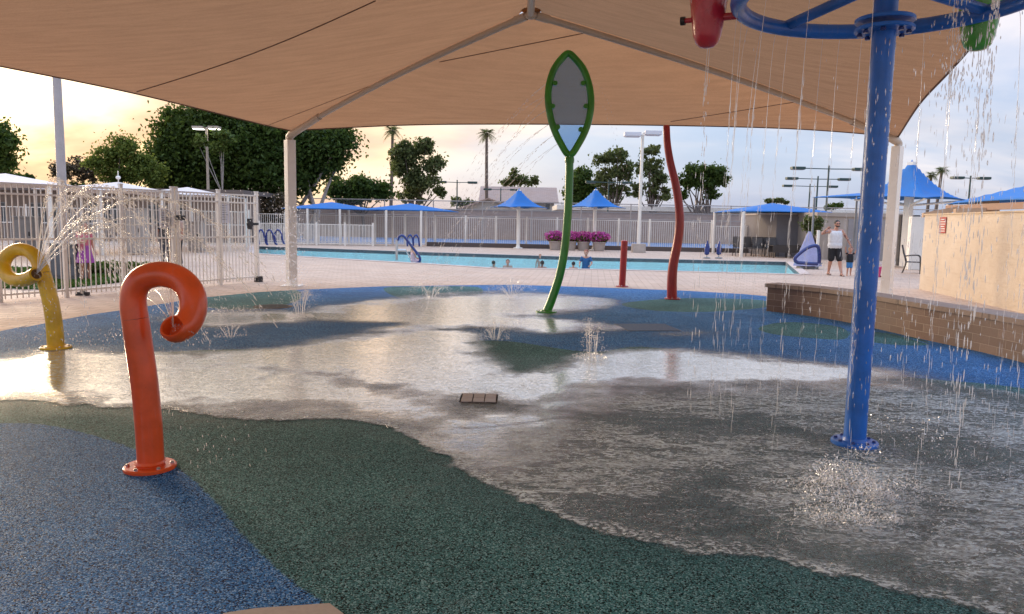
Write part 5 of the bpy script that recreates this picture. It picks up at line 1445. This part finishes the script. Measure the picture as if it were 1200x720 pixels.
for i, (px, Y, lab) in enumerate(((480.5, 38.6, 'small blue looped rail far side, left one behind the ladder'), (487.5, 38.6, 'small blue looped rail far side, right one behind the ladder'))):
    rail(lab, [a_(px - 3, 289, Y), a_(px - 3, 280, Y), a_(px, 275.5, Y), a_(px + 3, 280, Y), a_(px + 4, 289, Y)], .045, m_bluedk)
for i, (px, w_, lab) in enumerate(((307, 7, 'blue looped rail beside the gate end, nearest the fence'), (317, 8, 'blue looped rail at the far left end of the pool, middle one'), (327, 8, 'blue looped rail at the far left end of the pool, right one'))):
    Y = 40.5
    rail(lab, [a_(px - w_ * .5, 287, Y), a_(px - w_ * .6, 274, Y), a_(px - 1, 269.5, Y), a_(px + w_ * .35, 275, Y), a_(px + w_ * .6, 284, Y), a_(px + w_, 287, Y)], .05, m_bluedk)
# ================================================================ PEOPLE
def cap(bm, a, b, ra, rb, seg=14):
    a = Vector(a); b = Vector(b)
    tube(bm, [a, a.lerp(b, .5), b], [ra, (ra + rb) / 2, rb], seg)
    ball(bm, a, ra, 2); ball(bm, b, rb, 2)
def fused(name, bm, voxel, mat, parent, smooth=4):
    me = bpy.data.meshes.new(name); bmesh.ops.recalc_face_normals(bm, faces=bm.faces); bm.to_mesh(me); bm.free()
    o = bpy.data.objects.new(name, me); col.objects.link(o)
    m = o.modifiers.new('r', 'REMESH'); m.mode = 'VOXEL'; m.voxel_size = voxel; m.use_smooth_shade = True
    m = o.modifiers.new('s', 'SMOOTH'); m.iterations = smooth; m.factor = .5
    dg = bpy.context.evaluated_depsgraph_get(); dg.update()
    me2 = bpy.data.meshes.new_from_object(o.evaluated_get(dg))
    o.modifiers.clear(); o.data = me2; me2.materials.clear(); me2.materials.append(mat); o.parent = parent
    me2.polygons.foreach_set('use_smooth', [True] * len(me2.polygons))
    return o
DEF = dict(pelvis=(0, 0, .96), waist=(0, 0, 1.10), chest=(0, .01, 1.32), neck=(0, .01, 1.50), head=(0, -.01, 1.665),
           shR=(-.185, .01, 1.45), elR=(-.25, .03, 1.17), wrR=(-.27, -.06, .93), haR=(-.275, -.10, .85),
           shL=(.185, .01, 1.45), elL=(.25, .03, 1.17), wrL=(.27, -.06, .93), haL=(.275, -.10, .85),
           hiR=(-.095, 0, .93), knR=(-.105, -.03, .51), anR=(-.11, .02, .08), hiL=(.095, 0, .93), knL=(.105, -.03, .51), anL=(.11, .02, .08))
def person(label, loc, rz, H, pose=None, skin=None, hair=(.02, .015, .01), hairlen='short', top=None, bottom=None, shoes=None, girth=1.0, headk=1.0, beard=False, glasses=False, sleeves=0.0, legs=.45, group=None, skirt=False, foots=(0, 0)):
    J = {k: Vector(v) for k, v in DEF.items()}
    if pose: J.update({k: Vector(v) for k, v in pose.items()})
    k = H / 1.8; S = Matrix.Scale(k, 4)
    t = thing('person', label, 'person', loc, rz, group)
    vox = .0075 * k; g = girth; skin = skin or m_skin
    def add(fn):
        bm = B(); fn(bm); bmesh.ops.scale(bm, vec=(k, k, k), verts=bm.verts); return bm
    hc = J['head']; hr = .098 * headk
    def hand(bm, w_, h_):
        d = (h_ - w_).normalized(); side = d.cross(Vector((0, 1, 0)) if abs(d.y) < .8 else Vector((1, 0, 0))).normalized(); nrm_ = d.cross(side)
        p = w_ + d * .05
        cap(bm, w_, w_ + d * .03, .026, .03, 10)
        for q in (-.026, -.009, .009, .026): cap(bm, w_ + d * .03 + side * q * .8, w_ + d * .085 + side * q, .017, .013, 8)
        for q, L_ in ((-.027, .058), (-.009, .074), (.010, .069), (.028, .052)):
            a = w_ + d * .088 + side * q; m_ = a + d * L_ * .55 + nrm_ * .010 + side * q * .15; e = m_ + d * L_ * .4 + nrm_ * .026
            cap(bm, a, m_, .010, .009, 8); cap(bm, m_, e, .009, .0075, 8)
        a = w_ + d * .035 + side * -.03; m_ = a + d * .035 - side * .026 + nrm_ * .008; cap(bm, a, m_, .013, .011, 8); cap(bm, m_, m_ + d * .028 - side * .006 + nrm_ * .01, .011, .009, 8)
    def bodyf(bm):
        ball(bm, hc + Vector((0, 0, .02)) * headk, hr, 3, (.80, .96, 1.06)); ball(bm, hc + Vector((0, -.022, -.045)) * headk, hr * .72, 3, (.86, .95, .95))
        cap(bm, hc + Vector((0, -.088, .012)) * headk, hc + Vector((0, -.106, -.02)) * headk, .010 * headk, .015 * headk, 8)   # nose
        cap(bm, hc + Vector((-.02, -.086, -.056)) * headk, hc + Vector((.02, -.086, -.056)) * headk, .008 * headk, .008 * headk, 8)  # lips
        for sx_ in (-1, 1): ball(bm, hc + Vector((sx_ * .080, .005, -.008)) * headk, .026 * headk, 2, (.35, .7, 1.1))
        cap(bm, J['neck'] - Vector((0, 0, .04)), hc - Vector((0, -.01, .05)), .058, .052)
        for s_ in 'RL':
            cap(bm, J['neck'] - Vector((0, 0, .05)), J['sh' + s_], .06, .058)
            cap(bm, J['chest'], J['sh' + s_] - Vector((0, 0, .03)), .11 * g, .062)
            cap(bm, J['sh' + s_], J['el' + s_], .055 * (g ** .5), .042 * (g ** .5)); cap(bm, J['el' + s_], J['wr' + s_], .042 * (g ** .5), .027); hand(bm, J['wr' + s_], J['ha' + s_])
            cap(bm, J['hi' + s_], J['kn' + s_], .088 * (g ** .6), .056 * (g ** .4)); cap(bm, J['kn' + s_].lerp(J['an' + s_], .3) + Vector((0, .012, 0)), J['an' + s_], .056 * (g ** .4), .036)
            cap(bm, J['kn' + s_], J['kn' + s_].lerp(J['an' + s_], .3) + Vector((0, .012, 0)), .055 * (g ** .4), .056 * (g ** .4))
            an = J['an' + s_]; cap(bm, an + Vector((0, .035, -.035)), an + Vector((0, -.11, -.05)), .034, .024, 10); cap(bm, an, an + Vector((0, -.06, -.035)), .036, .032, 10)
            for q in (-.028, -.012, .002, .015, .027): cap(bm, an + Vector((q, -.11, -.055)), an + Vector((q * 1.15, -.155 + abs(q + .02) * .5, -.062)), .011, .009, 6)
        for a, b, ra, rb in (('chest', 'waist', .125, .112), ('waist', 'pelvis', .112, .12)):
            for sx_ in (-.055, .055):
                o_ = Vector((sx_ * g, 0, 0)); cap(bm, J[a] + o_, J[b] + o_, ra * g, rb * g)
    fused('body', add(bodyf), vox, skin, t)
    E = .013
    if top:
        def topf(bm):
            for a, b, ra, rb in (('chest', 'waist', .125, .114), ('waist', 'pelvis', .116, .124)):
                for sx_ in (-.055, .055):
                    o_ = Vector((sx_ * g, 0, 0)); cap(bm, J[a] + o_, J[b] + o_ + Vector((0, 0, .02 if b == 'pelvis' else 0)), ra * g + E, rb * g + E * 1.9)
            for s_ in 'RL':
                sh = J['sh' + s_]; cap(bm, J['neck'].lerp(sh, .45) - Vector((0, 0, .055)), sh.lerp(J['neck'], .22) - Vector((0, 0, .02)), .058 + E * .6, .052 + E)
                cap(bm, J['chest'], sh.lerp(J['chest'], .2) - Vector((0, 0, .03)), .11 * g + E, .062 + E)
                if sleeves > 0: cap(bm, sh, sh.lerp(J['el' + s_], sleeves), .055 * (g ** .5) + E, .048 * (g ** .5) + E * 1.3)
                if sleeves >= 1: cap(bm, J['el' + s_], J['wr' + s_].lerp(J['el' + s_], .1), .044 + E, .032 + E)
        fused('shirt', add(topf), vox * 1.6, top, t)
    if bottom:
        def botf(bm):
            for sx_ in (-.055, .055):
                o_ = Vector((sx_ * g, 0, 0)); cap(bm, J['pelvis'] + o_ + Vector((0, 0, .02)), J['pelvis'] + o_ - Vector((0, 0, .02)), .124 * g + E, .12 * g + E)
            for s_ in 'RL':
                e = J['hi' + s_].lerp(J['kn' + s_], min(1, legs * 2)) ; cap(bm, J['hi' + s_], e, .092 * (g ** .6) + E, (.078 * g ** .4 if legs < 1 else .06) + E * 1.6)
                if legs >= 1: cap(bm, J['kn' + s_], J['an' + s_] + Vector((0, 0, .06)), .058 + E, .05 + E)
            if skirt: tube(bm, [J['waist'], J['pelvis'], J['pelvis'] - Vector((0, 0, .38))], [.15, .17, .27], 20)
        fused('skirt' if skirt else ('trousers' if legs >= 1 else 'shorts'), add(botf), vox * 1.6, bottom, t)
    if shoes:
        for s_ in 'RL':
            bm = B(); an = J['an' + s_]
            prism(bm, [(an.x + q * math.cos(a_q), an.y - .055 + .135 * math.sin(a_q)) for q, a_q in ((.048, R(i * 22.5)) for i in range(16))], an.z - .082, an.z - .066)
            cap(bm, an + Vector((-.04, -.05, -.05)), an + Vector((.0, -.09, -.022)), .009, .009, 6); cap(bm, an + Vector((.04, -.05, -.05)), an + Vector((.0, -.09, -.022)), .009, .009, 6)
            bmesh.ops.scale(bm, vec=(k, k, k), verts=bm.verts); obj('sandal', bm, shoes, t)
    def hairf(bm):
        ball(bm, hc + Vector((0, .018, .045)) * headk, hr * 1.05, 3, (.86, .96, .94))
        if hairlen == 'long':
            for sx_ in (-.05, 0, .05): cap(bm, hc + Vector((sx_, .06, .03)) * headk, hc + Vector((sx_ * 1.2, .09, -.26)) * headk, .06 * headk, .035 * headk)
        if hairlen == 'pony': cap(bm, hc + Vector((0, .09, .04)) * headk, hc + Vector((0, .13, -.14)) * headk, .04 * headk, .02 * headk)
    bm = B(); hairf(bm); bmesh.ops.scale(bm, vec=(k, k, k), verts=bm.verts)
    mh = plain('hair_' + label[:10], hair, .6, var=.2, scale=30)
    # keep the face clear
    ho = fused('hair', bm, vox * 1.3, mh, t, 2)
    me = ho.data; bm = bmesh.new(); bm.from_mesh(me)
    cut = [v for v in bm.verts if v.co.y < (hc.y - .045 * headk) * k and v.co.z < (hc.z + .062 * headk) * k]
    bmesh.ops.delete(bm, geom=cut, context='VERTS'); bm.to_mesh(me); bm.free()
    for sx_ in (-1, 1):
        bm = B(); ball(bm, (hc + Vector((sx_ * .032, -.086, .020)) * headk) * k, .0125 * headk * k, 2, (1.1, .6, .7)); obj('eye', bm, m_black, t, smooth=True)
    if beard:
        bm = B()
        for i in range(9):
            a = R(-80 + 20 * i); ball(bm, (hc + Vector((math.sin(a) * .066, -.028 - .062 * math.cos(a), -.075 + .02 * abs(math.sin(a))))) * k, 0.019 * k, 2, (1, .8, 1.2))
        fused('beard', bm, vox, mh, t, 3)
    if glasses:
        bm = B()
        for sx_ in (-1, 1): ball(bm, (hc + Vector((sx_ * .033, -.097, .018))) * k, .026 * k, 2, (1, .3, .75))
        tube(bm, [(hc + Vector((-.075, -.03, .022))) * k, (hc + Vector((-.06, -.085, .022))) * k, (hc + Vector((.06, -.085, .022))) * k, (hc + Vector((.075, -.03, .022))) * k], .005 * k, 6)
        obj('sunglasses', bm, m_black, t, smooth=True)
    return t
# tattooed skin: dark patches on the arms only
s = NT('tattooed_skin')
v = s.coord('Object'); sx = s.n('ShaderNodeSeparateXYZ', {0: v})
arm = s.rng(s.math('ABSOLUTE', sx.outputs[0]), .27, .31)
ink = s.rng(s.noise(v, 22, 3, .6), .46, .54)
m_tattoo = s.done(s.bsdf(Base_Color=s.mix(s.math('MULTIPLY', s.math('MULTIPLY', arm, ink), .75), (.50, .25, .17), (.07, .07, .09)), Roughness=.5))
Ym = 25.3
person('bearded man in a white tank top and black shorts walking with one arm raised', (gx(976, Ym), Ym, 0), R(4), 1.86,
       dict(shR=(-.21, .01, 1.45), shL=(.21, .01, 1.45), elR=(-.46, -.02, 1.36), wrR=(-.40, -.18, 1.50), haR=(-.35, -.24, 1.56), elL=(.40, .03, 1.23), wrL=(.50, -.06, .99), haL=(.535, -.08, .91), anR=(-.06, .20, .10), knR=(-.10, .0, .52), knL=(.13, -.12, .52), anL=(.18, -.20, .08), head=(.02, -.02, 1.665)),
       m_tattoo, (.02, .014, .01), 'short', cloth('tank_white', (.62, .62, .62)), cloth('shorts_black', (.012, .012, .014)), m_black, 1.17, 1.0, True, True, 0, .46)
person('toddler in a black top and blue and yellow shorts between the man and the adult', (gx(994.5, 25.3), 25.3, 0), R(0), .92,
       dict(elR=(-.30, -.02, 1.56), wrR=(-.34, -.06, 1.78), haR=(-.36, -.07, 1.86), elL=(.30, -.02, 1.52), wrL=(.36, -.06, 1.72), haL=(.40, -.07, 1.80), head=(0, -.02, 1.70)),
       m_skin, (.30, .16, .06), 'short', cloth('top_black', (.015, .015, .018)), cloth('shorts_blue', (.05, .20, .45)), None, 1.15, 1.45, False, False, .5, .40)
person('adult mostly hidden behind the blue pole holding the toddler by the hand', (gx(1013, 25.6), 25.6, 0), R(0), 1.72,
       dict(elR=(-.26, -.02, 1.18), wrR=(-.33, -.10, .95), haR=(-.35, -.12, .87)), m_tattoo, (.02, .015, .01), 'long', cloth('top_dark', (.03, .03, .04)), cloth('bottom_dark', (.02, .02, .03)), m_black, 1.0, 1.0, False, False, 0, .4)
# left, behind the fence
Yp = 17.6
person('figure in a pink top and purple skirt with long dark hair behind the left fence', (gx(101, Yp), Yp, 0), R(60), 1.40,
       dict(elR=(-.22, -.10, 1.20), wrR=(-.18, -.28, 1.22), haR=(-.16, -.35, 1.25)), m_skin, (.03, .018, .012), 'long', cloth('top_pink', (.50, .13, .17)), cloth('skirt_purple', (.30, .06, .26)), None, .95, 1.15, False, False, .5, .3, skirt=True)
Yp = 23.5
person('person in a beige shirt and black trousers standing behind the picket gate', (gx(209, Yp), Yp, 0), R(-30), 1.70,
       None, m_skin_tan, (.03, .02, .015), 'short', cloth('shirt_beige', (.42, .27, .21)), cloth('trousers_dark', (.02, .02, .023)), m_black, 1.15, 1.0, False, False, .6, 1.0)
person('person in a black top standing left of the beige shirted person behind the gate', (gx(195, 24.3), 24.3, 0), R(20), 1.62,
       None, m_skin_tan, (.02, .015, .012), 'long', cloth('top_black2', (.02, .02, .022)), cloth('trousers_grey', (.06, .06, .07)), m_black, 1.0, 1.0, False, False, .5, 1.0)
# in the pool (feet on the pool floor)
PF = -1.2
def swimmer(label, px, py, Y, H, rz, hair, hl='short', top=None, bottom=None, pose=None, z=None, **kw):
    head_z = gz(px, py, Y)
    zz = head_z - 1.665 * H / 1.8 if z is None else z
    return person(label, (gx(px, Y, head_z), Y, zz), R(rz), H, pose, m_skin, hair, hl, top, bottom or cloth('swim_' + label[:6], (.03, .05, .12)), None, .9, 1.12, group='swimmers in the pool', **kw)
swimmer('dark haired head of a swimmer low in the water, leftmost of the swimmers', 578.5, 309, 29.5, 1.35, 150, (.03, .03, .02))
swimmer('light haired child swimmer with bare shoulders out of the water facing the camera', 595, 307.5, 29.2, 1.42, 0, (.12, .07, .04), 'short')
swimmer('swimmer far out in the pool with reddish skin showing', 633, 300.8, 36, 1.38, 10, (.30, .15, .07))
swimmer('dark ponytailed swimmer at the near edge left of the green stem', 635.5, 309, 28.6, 1.4, 170, (.02, .015, .012), 'pony')
swimmer('dark haired swimmer head beside the boy in the blue shirt', 672, 310, 28.3, 1.3, 180, (.02, .015, .012))
swimmer('boy in a blue swim shirt leaning at the near edge of the pool', 687, 296.6, 27.9, 1.5, -15, (.25, .07, .03), 'short', cloth('rash_blue', (.02, .09, .22)), sleeves=.6,
        pose=dict(elR=(-.26, -.12, 1.22), wrR=(-.22, -.30, 1.12), haR=(-.20, -.38, 1.10), elL=(.28, -.10, 1.22), wrL=(.24, -.28, 1.12), haL=(.22, -.36, 1.10)))
k_ = 1.25 / 1.8
swimmer('blonde girl in a pale pink swimsuit sitting on the pool steps by the ladder', 484, 291.5, 30.4, 1.25, 120, (.48, .28, .11), 'pony', cloth('suit_pink', (.62, .42, .46)), cloth('suit_pink2', (.62, .42, .46)),
        pose=dict(hiR=(-.09, 0, .93), hiL=(.09, 0, .93), knR=(-.11, -.42, .96), knL=(.11, -.42, .96), anR=(-.11, -.46, .55), anL=(.11, -.46, .55), elR=(-.24, -.08, 1.2), wrR=(-.17, -.26, 1.10), haR=(-.15, -.33, 1.08), elL=(.24, -.08, 1.2), wrL=(.17, -.26, 1.1), haL=(.15, -.33, 1.08)))
# the submerged bench she sits on
zs = gz(484, 291.5, 30.4) - 1.665 * k_ + (.93 - .14) * k_
xb = gx(486, 30.5)
bm = B(); box(bm, xb - .7, xb + .7, 30.35, 31.0, -1.19, min(zs, -.11)); tag(obj('pool_step', bm, m_pooltile), kind='structure')
# small things by the right wall
t = thing('beach_toy', 'small pink toy bucket left on the deck right of the blue pole', 'toy', (gx(1027.5, 25), 25, 0))
bm = B(); lathe(bm, [(.10, .002), (.13, .30), (.15, .31), (.15, .34), (.12, .34)], seg=16); obj('tub', bm, plain('toy_pink', (.55, .04, .16), .4), t, smooth=True)
bm = B(); tube(bm, spline([(-.13, 0, .33), (-.09, 0, .45), (.09, 0, .45), (.13, 0, .33)], 5), .012, 6); obj('handle', bm, m_paper, t)
t = thing('flip_flops', 'pair of dark sandals on the deck beside the pink toy bucket', 'sandals', (gx(1033, 25), 25, 0))
for x in (0, .16):
    bm = B(); prism(bm, [(x + .05 * math.cos(R(a)), .13 * math.sin(R(a))) for a in range(0, 360, 24)], .002, .025); cap(bm, (x - .04, .02, .03), (x, -.06, .06), .012, .012, 6); cap(bm, (x + .04, .02, .03), (x, -.06, .06), .012, .012, 6); obj('sandal', bm, m_black, t)

# ================================================================ FLYING WATER
rw = random.Random(5)
class Spray:
    def __init__(s): s.v = []; s.f = []; s.bm = B()
    def drop(s, p, d, r, L):
        d = d.normalized() if d.length > 1e-6 else Vector((0, 0, -1))
        a = d.orthogonal().normalized(); b = d.cross(a)
        i = len(s.v)
        s.v += [tuple(p - d * L)]
        for q in (-.35, .35):
            for k in range(4):
                an = math.pi / 2 * k + .3; s.v.append(tuple(p + d * L * q + (a * math.cos(an) + b * math.sin(an)) * r))
        s.v.append(tuple(p + d * L))
        for k in range(4):
            k2 = (k + 1) % 4
            s.f += [(i, i + 1 + k2, i + 1 + k), (i + 1 + k, i + 1 + k2, i + 5 + k2, i + 5 + k), (i + 9, i + 5 + k, i + 5 + k2)]
    def jet(s, p, v, T, r=.005, solid=.2, dens=60, spread=.05, turb=.0, floor=.015, L=.02):
        p = Vector(p); v = Vector(v); g = Vector((0, 0, -9.81))
        w1, w2 = rw.uniform(0, 6), rw.uniform(0, 6)
        def P_(t): return p + v * t + .5 * g * t * t + Vector((math.sin(w1 + t * 9), math.cos(w2 + t * 8), 0)) * turb * t
        if solid > 0:
            i0 = len(s.v); n = 8; pts = [P_(T * solid * q / n) for q in range(n + 1)]
            for q in range(n + 1):
                d = (pts[min(n, q + 1)] - pts[max(0, q - 1)]).normalized(); a = d.orthogonal().normalized(); b = d.cross(a)
                for k in range(5): s.v.append(tuple(pts[q] + (a * math.cos(1.2566 * k) + b * math.sin(1.2566 * k)) * r * .75 * (1 + .25 * math.sin(q * 5 + w1))))
            for q in range(n):
                for k in range(5): s.f.append((i0 + q * 5 + k, i0 + q * 5 + (k + 1) % 5, i0 + q * 5 + 5 + (k + 1) % 5, i0 + q * 5 + 5 + k))
        n = int(dens * T * v.length * .5 + dens * T)
        for q in range(n):
            t = T * (solid * .8 + (1 - solid * .8) * (q + rw.random()) / n)
            if rw.random() < .25 * (t / T): continue
            c = P_(t) + Vector((rw.gauss(0, 1), rw.gauss(0, 1), rw.gauss(0, 1))) * spread * t
            if c.z < floor: continue
            vel = v + g * t; sp = vel.length
            s.drop(c, vel, r * rw.uniform(.45, 1.15), L * rw.uniform(.4, 1.2) * min(1.6, .3 + sp * .25))
    def fall(s, p, zb=.015, r=.004, solid=.35, dens=30, spread=.012, L=.03, v=None):
        p = Vector(p); h = p.z - zb; T = math.sqrt(2 * h / 9.81); s.jet(p, v or Vector((rw.gauss(0, .03), rw.gauss(0, .03), -.05)), T * .98, r, solid, dens, spread, .01, zb, L)
    def splash(s, c, rad, h, n, r=.004):
        c = Vector(c)
        for i in range(n):
            a = rw.uniform(0, 6.28); q = rad * rw.random() ** .6; z = h * rw.random() ** 2 * (1 - q / rad * .5)
            s.drop(c + Vector((q * math.cos(a), q * math.sin(a), .012 + z)), Vector((math.cos(a) * .6, math.sin(a) * .6, rw.uniform(-.6, 1.2))), r * rw.uniform(.4, 1.2), r * rw.uniform(1, 3))
    def make(s, name, label):
        s.bm.free(); me = bpy.data.meshes.new(name); me.from_pydata(s.v, [], s.f); me.update()
        return tag(meshobj(name, me, m_drop), label, 'water spray', kind='stuff')
# yellow loop: fan of jets
sp1 = Spray(); k = Yy / F; y0 = yellow_mouth
def toward(px_apex, py_apex, Y0_, p0):
    """start speed so that the jet's highest point passes (px, py)"""
    ap = at(px_apex, py_apex, Y0_); h = max(.02, ap.z - p0.z); vz = math.sqrt(2 * 9.81 * h); tt = vz / 9.81
    return Vector(((ap.x - p0.x) / tt, (ap.y - p0.y) / tt, vz))
for (ax_, ay_) in ((66, 212), (82, 222), (98, 226), (118, 218), (150, 229), (172, 232), (112, 254), (120, 262), (88, 262), (160, 260)):
    for rep in range(2):
        v_ = toward(ax_ + rw.gauss(0, 2.5), ay_ + rw.gauss(0, 2.5), Yy + rw.uniform(-.25, .5), y0)
        T = (v_.z + math.sqrt(v_.z ** 2 + 2 * 9.81 * y0.z)) / 9.81
        sp1.jet(y0, v_, T * rw.uniform(.8, 1), .0046, .25, 75, .03, .02, L=.020)
for i in range(14):
    a = rw.uniform(-.6, .9); sp1.jet(y0, Vector((a * 1.3, rw.uniform(-.7, .3), rw.uniform(-.5, 1.0))), .45, .0035, 0, 40, .10, L=.012)
sp1.splash(G(250, 365), .9, .06, 260, .006); sp1.splash(G(120, 395), .8, .05, 160, .006)
sp1.make('water_spray', 'fan of thin water jets arching out of the yellow loop')
# orange loop
sp2 = Spray(); o0 = orange_mouth
for (ax_, ay_) in ((198, 262), (200, 275), (196, 296), (188, 306), (178, 318), (205, 300), (183, 335), (172, 345)):
    v_ = toward(ax_ + rw.gauss(0, 1.5), ay_ + rw.gauss(0, 3), Yo + .35, o0)
    T = (v_.z + math.sqrt(v_.z ** 2 + 2 * 9.81 * o0.z)) / 9.81
    sp2.jet(o0, v_, T, .0026, .3, 45, .03, .01, L=.012)
for i in range(8): sp2.jet(o0, Vector((rw.uniform(-.2, .9), rw.uniform(-.2, .6), rw.uniform(0, .6))), .5, .0024, 0, 40, .12, L=.010)
sp2.make('water_spray', 'thin water jets rising from the open mouth of the orange loop')
# green leaf mist jets down to the left
sp3 = Spray()
for i, (px, py) in enumerate(((645, 95), (642, 112), (642, 128), (645, 145), (650, 158), (655, 168))):
    p0 = at(px, py, Yg)
    for rep in range(2):
        v_ = Vector((-3.2 - i * .1 + rw.gauss(0, .3), rw.uniform(-.9, 1.2), -2.2 + rw.gauss(0, .4)))
        T = (v_.z + math.sqrt(v_.z ** 2 + 2 * 9.81 * p0.z)) / 9.81
        sp3.jet(p0, v_, T, .0035, .12, 34, .05, 0, L=.026)
for (px, py) in ((690, 100), (691, 120)):
    sp3.jet(at(px, py, Yg), Vector((1.1, .3, .8)), .8, .003, .1, 25, .06)
sp3.make('water_spray', 'diagonal droplets sprayed down to the left from the green leaf frame')
# blue tower
sp4 = Spray()
ringpts = [R(a) for a in (168, 150, 140, 128, 118, 110, 100, 92, 84, 74, 60, 48, 35, 20, 5, 200, 220, 240, 265, 300, 330, 350)]
for a in ringpts:
    p0 = Vector((bb.x + RR * math.cos(a), bb.y + RR * math.sin(a), zr - .06))
    sp4.fall(p0, r=.0022, solid=.55, dens=90, spread=.014, L=.035, v=Vector((math.cos(a) * rw.uniform(-.1, .25), math.sin(a) * .1, -.1)))
for (bp_, zb_), n in zip(bucket_pos, (2, 3, 5)):
    for i in range(n):
        sp4.fall(Vector((bp_.x + rw.gauss(0, .02), bp_.y + rw.gauss(0, .02), zb_)), r=.004, solid=.2 if n > 2 else .35, dens=60, spread=.04, L=.028)
gb = bucket_pos[1][0]; zb_ = bucket_pos[1][1]
for i in range(330):      # water tipped from the green bucket and breaking up
    q = rw.random() ** .7; z = 3.45 * (1 - q)
    sp4.drop(Vector((gb.x - .25 + rw.gauss(0, .10 + .5 * q), gb.y - .2 + rw.gauss(0, .10 + .5 * q), max(.02, z))), Vector((rw.gauss(0, .05), rw.gauss(0, .05), -1)), rw.uniform(.0014, .0042), rw.uniform(.012, .045))
for i in range(260):      # breaking column beside the pole
    q = rw.random(); sp4.drop(Vector((bb.x + .50 + rw.gauss(0, .05), bb.y - .05 + rw.gauss(0, .05), 3.6 - 1.1 * q)), Vector((rw.gauss(0, .2), 0, -1)), rw.uniform(.002, .005), rw.uniform(.01, .035))
for i in range(170):      # loose drops all round
    a = rw.uniform(0, 6.28); q = rw.uniform(.2, 1.7); sp4.drop(Vector((bb.x + .3 + q * math.cos(a), bb.y + q * math.sin(a), rw.uniform(.05, 3.2))), Vector((rw.gauss(0, .05), 0, -1)), rw.uniform(.0015, .0035), rw.uniform(.008, .028))
for i in range(120):      # sheets of water sliding on the pole
    a = rw.uniform(3.3, 6.1); z = rw.uniform(.2, ztop); sp4.drop(Vector((bb.x + (prd + .001) * math.cos(a), bb.y + (prd + .001) * math.sin(a), z)), Vector((0, 0, -1)), rw.uniform(.002, .006), rw.uniform(.01, .035))
for i in range(26):
    cx_s, cy_s = 1003 + rw.gauss(0, 34), 585 + rw.gauss(0, 20)
    sp4.splash(G(cx_s, cy_s), rw.uniform(.05, .14), rw.uniform(.05, .2), 110, .0036)
sp4.splash(G(1000, 585), .6, .04, 380, .0028)
sp4.splash(G(1090, 590), .9, .04, 500, .003); sp4.splash(G(1120, 520), .9, .04, 350, .004)
for i in range(70):
    c = G(1000 + rw.gauss(0, 45), 585 + rw.gauss(0, 22), .02); a = rw.uniform(0, 6.28); sp4.jet(c, Vector((math.cos(a) * .55, math.sin(a) * .55, rw.uniform(.6, 1.5))), .2, .0026, 0, 70, .16, L=.006)
sp4.make('water_spray', 'streams and drops falling from the blue ring and buckets round the pole')
# ground geysers
def geyser(px, py, h, nj, fan, lab, r=.0045, n2=60, col_=False):
    s_ = Spray(); c = G(px, py, .02)
    nj = int(nj * 1.6)
    for i in range(nj):
        a = 2 * math.pi * i / nj + rw.uniform(-.4, .4); vz = math.sqrt(2 * 9.81 * h * rw.uniform(.45, 1.2)); fan_ = fan * rw.uniform(.5, 1.15) 
        s_.jet(c + Vector((math.cos(a) * .05, math.sin(a) * .05, 0)), Vector((math.cos(a) * fan_, math.sin(a) * fan_, vz)), 2 * vz / 9.81 * rw.uniform(.7, 1), r * .8, .3, 110, .09, L=.010)
    s_.splash(c, .22, .06, n2 * 2, r * .8)
    o = s_.make('ground_jet', lab)
    return o
geyser(580, 398, .26, 11, .75, 'small crown of ground jets in front of the dark teal patch')
geyser(600, 350, .36, 9, 1.3, 'wide fan of ground jets left of the green stem at the far side', .006)
geyser(505, 351, .28, 8, 1.2, 'low scattered ground jet far left of the green stem', .006)
geyser(693, 420, .42, 5, .12, 'narrow upright ground jet right of the dark teal patch', .006, 140)
geyser(352, 372, .5, 8, .5, 'ground jet in front of the left canopy post', .006, 160)
geyser(270, 395, .18, 6, .8, 'faint low ground jet right of the orange loop', .005)
s_ = Spray()
for i in range(420):
    Y = pl.y - .6 + rw.gauss(0, .25); p = at(347 + rw.gauss(0, 9) - 10 * rw.random(), 335 - 95 * rw.random() ** 1.5, Y)
    s_.drop(p, Vector((rw.gauss(0, .3), 0, -1)), rw.uniform(.004, .010), rw.uniform(.008, .022))
for i in range(300):
    p = at(310 + rw.gauss(0, 26), 330 - 110 * rw.random(), 15.5 + rw.gauss(0, 1)); s_.drop(p, Vector((.3, 0, -1)), rw.uniform(.003, .007), rw.uniform(.006, .018))
s_.make('water_spray', 'cloud of drops drifting down beside the left canopy post')
geysers_done = True
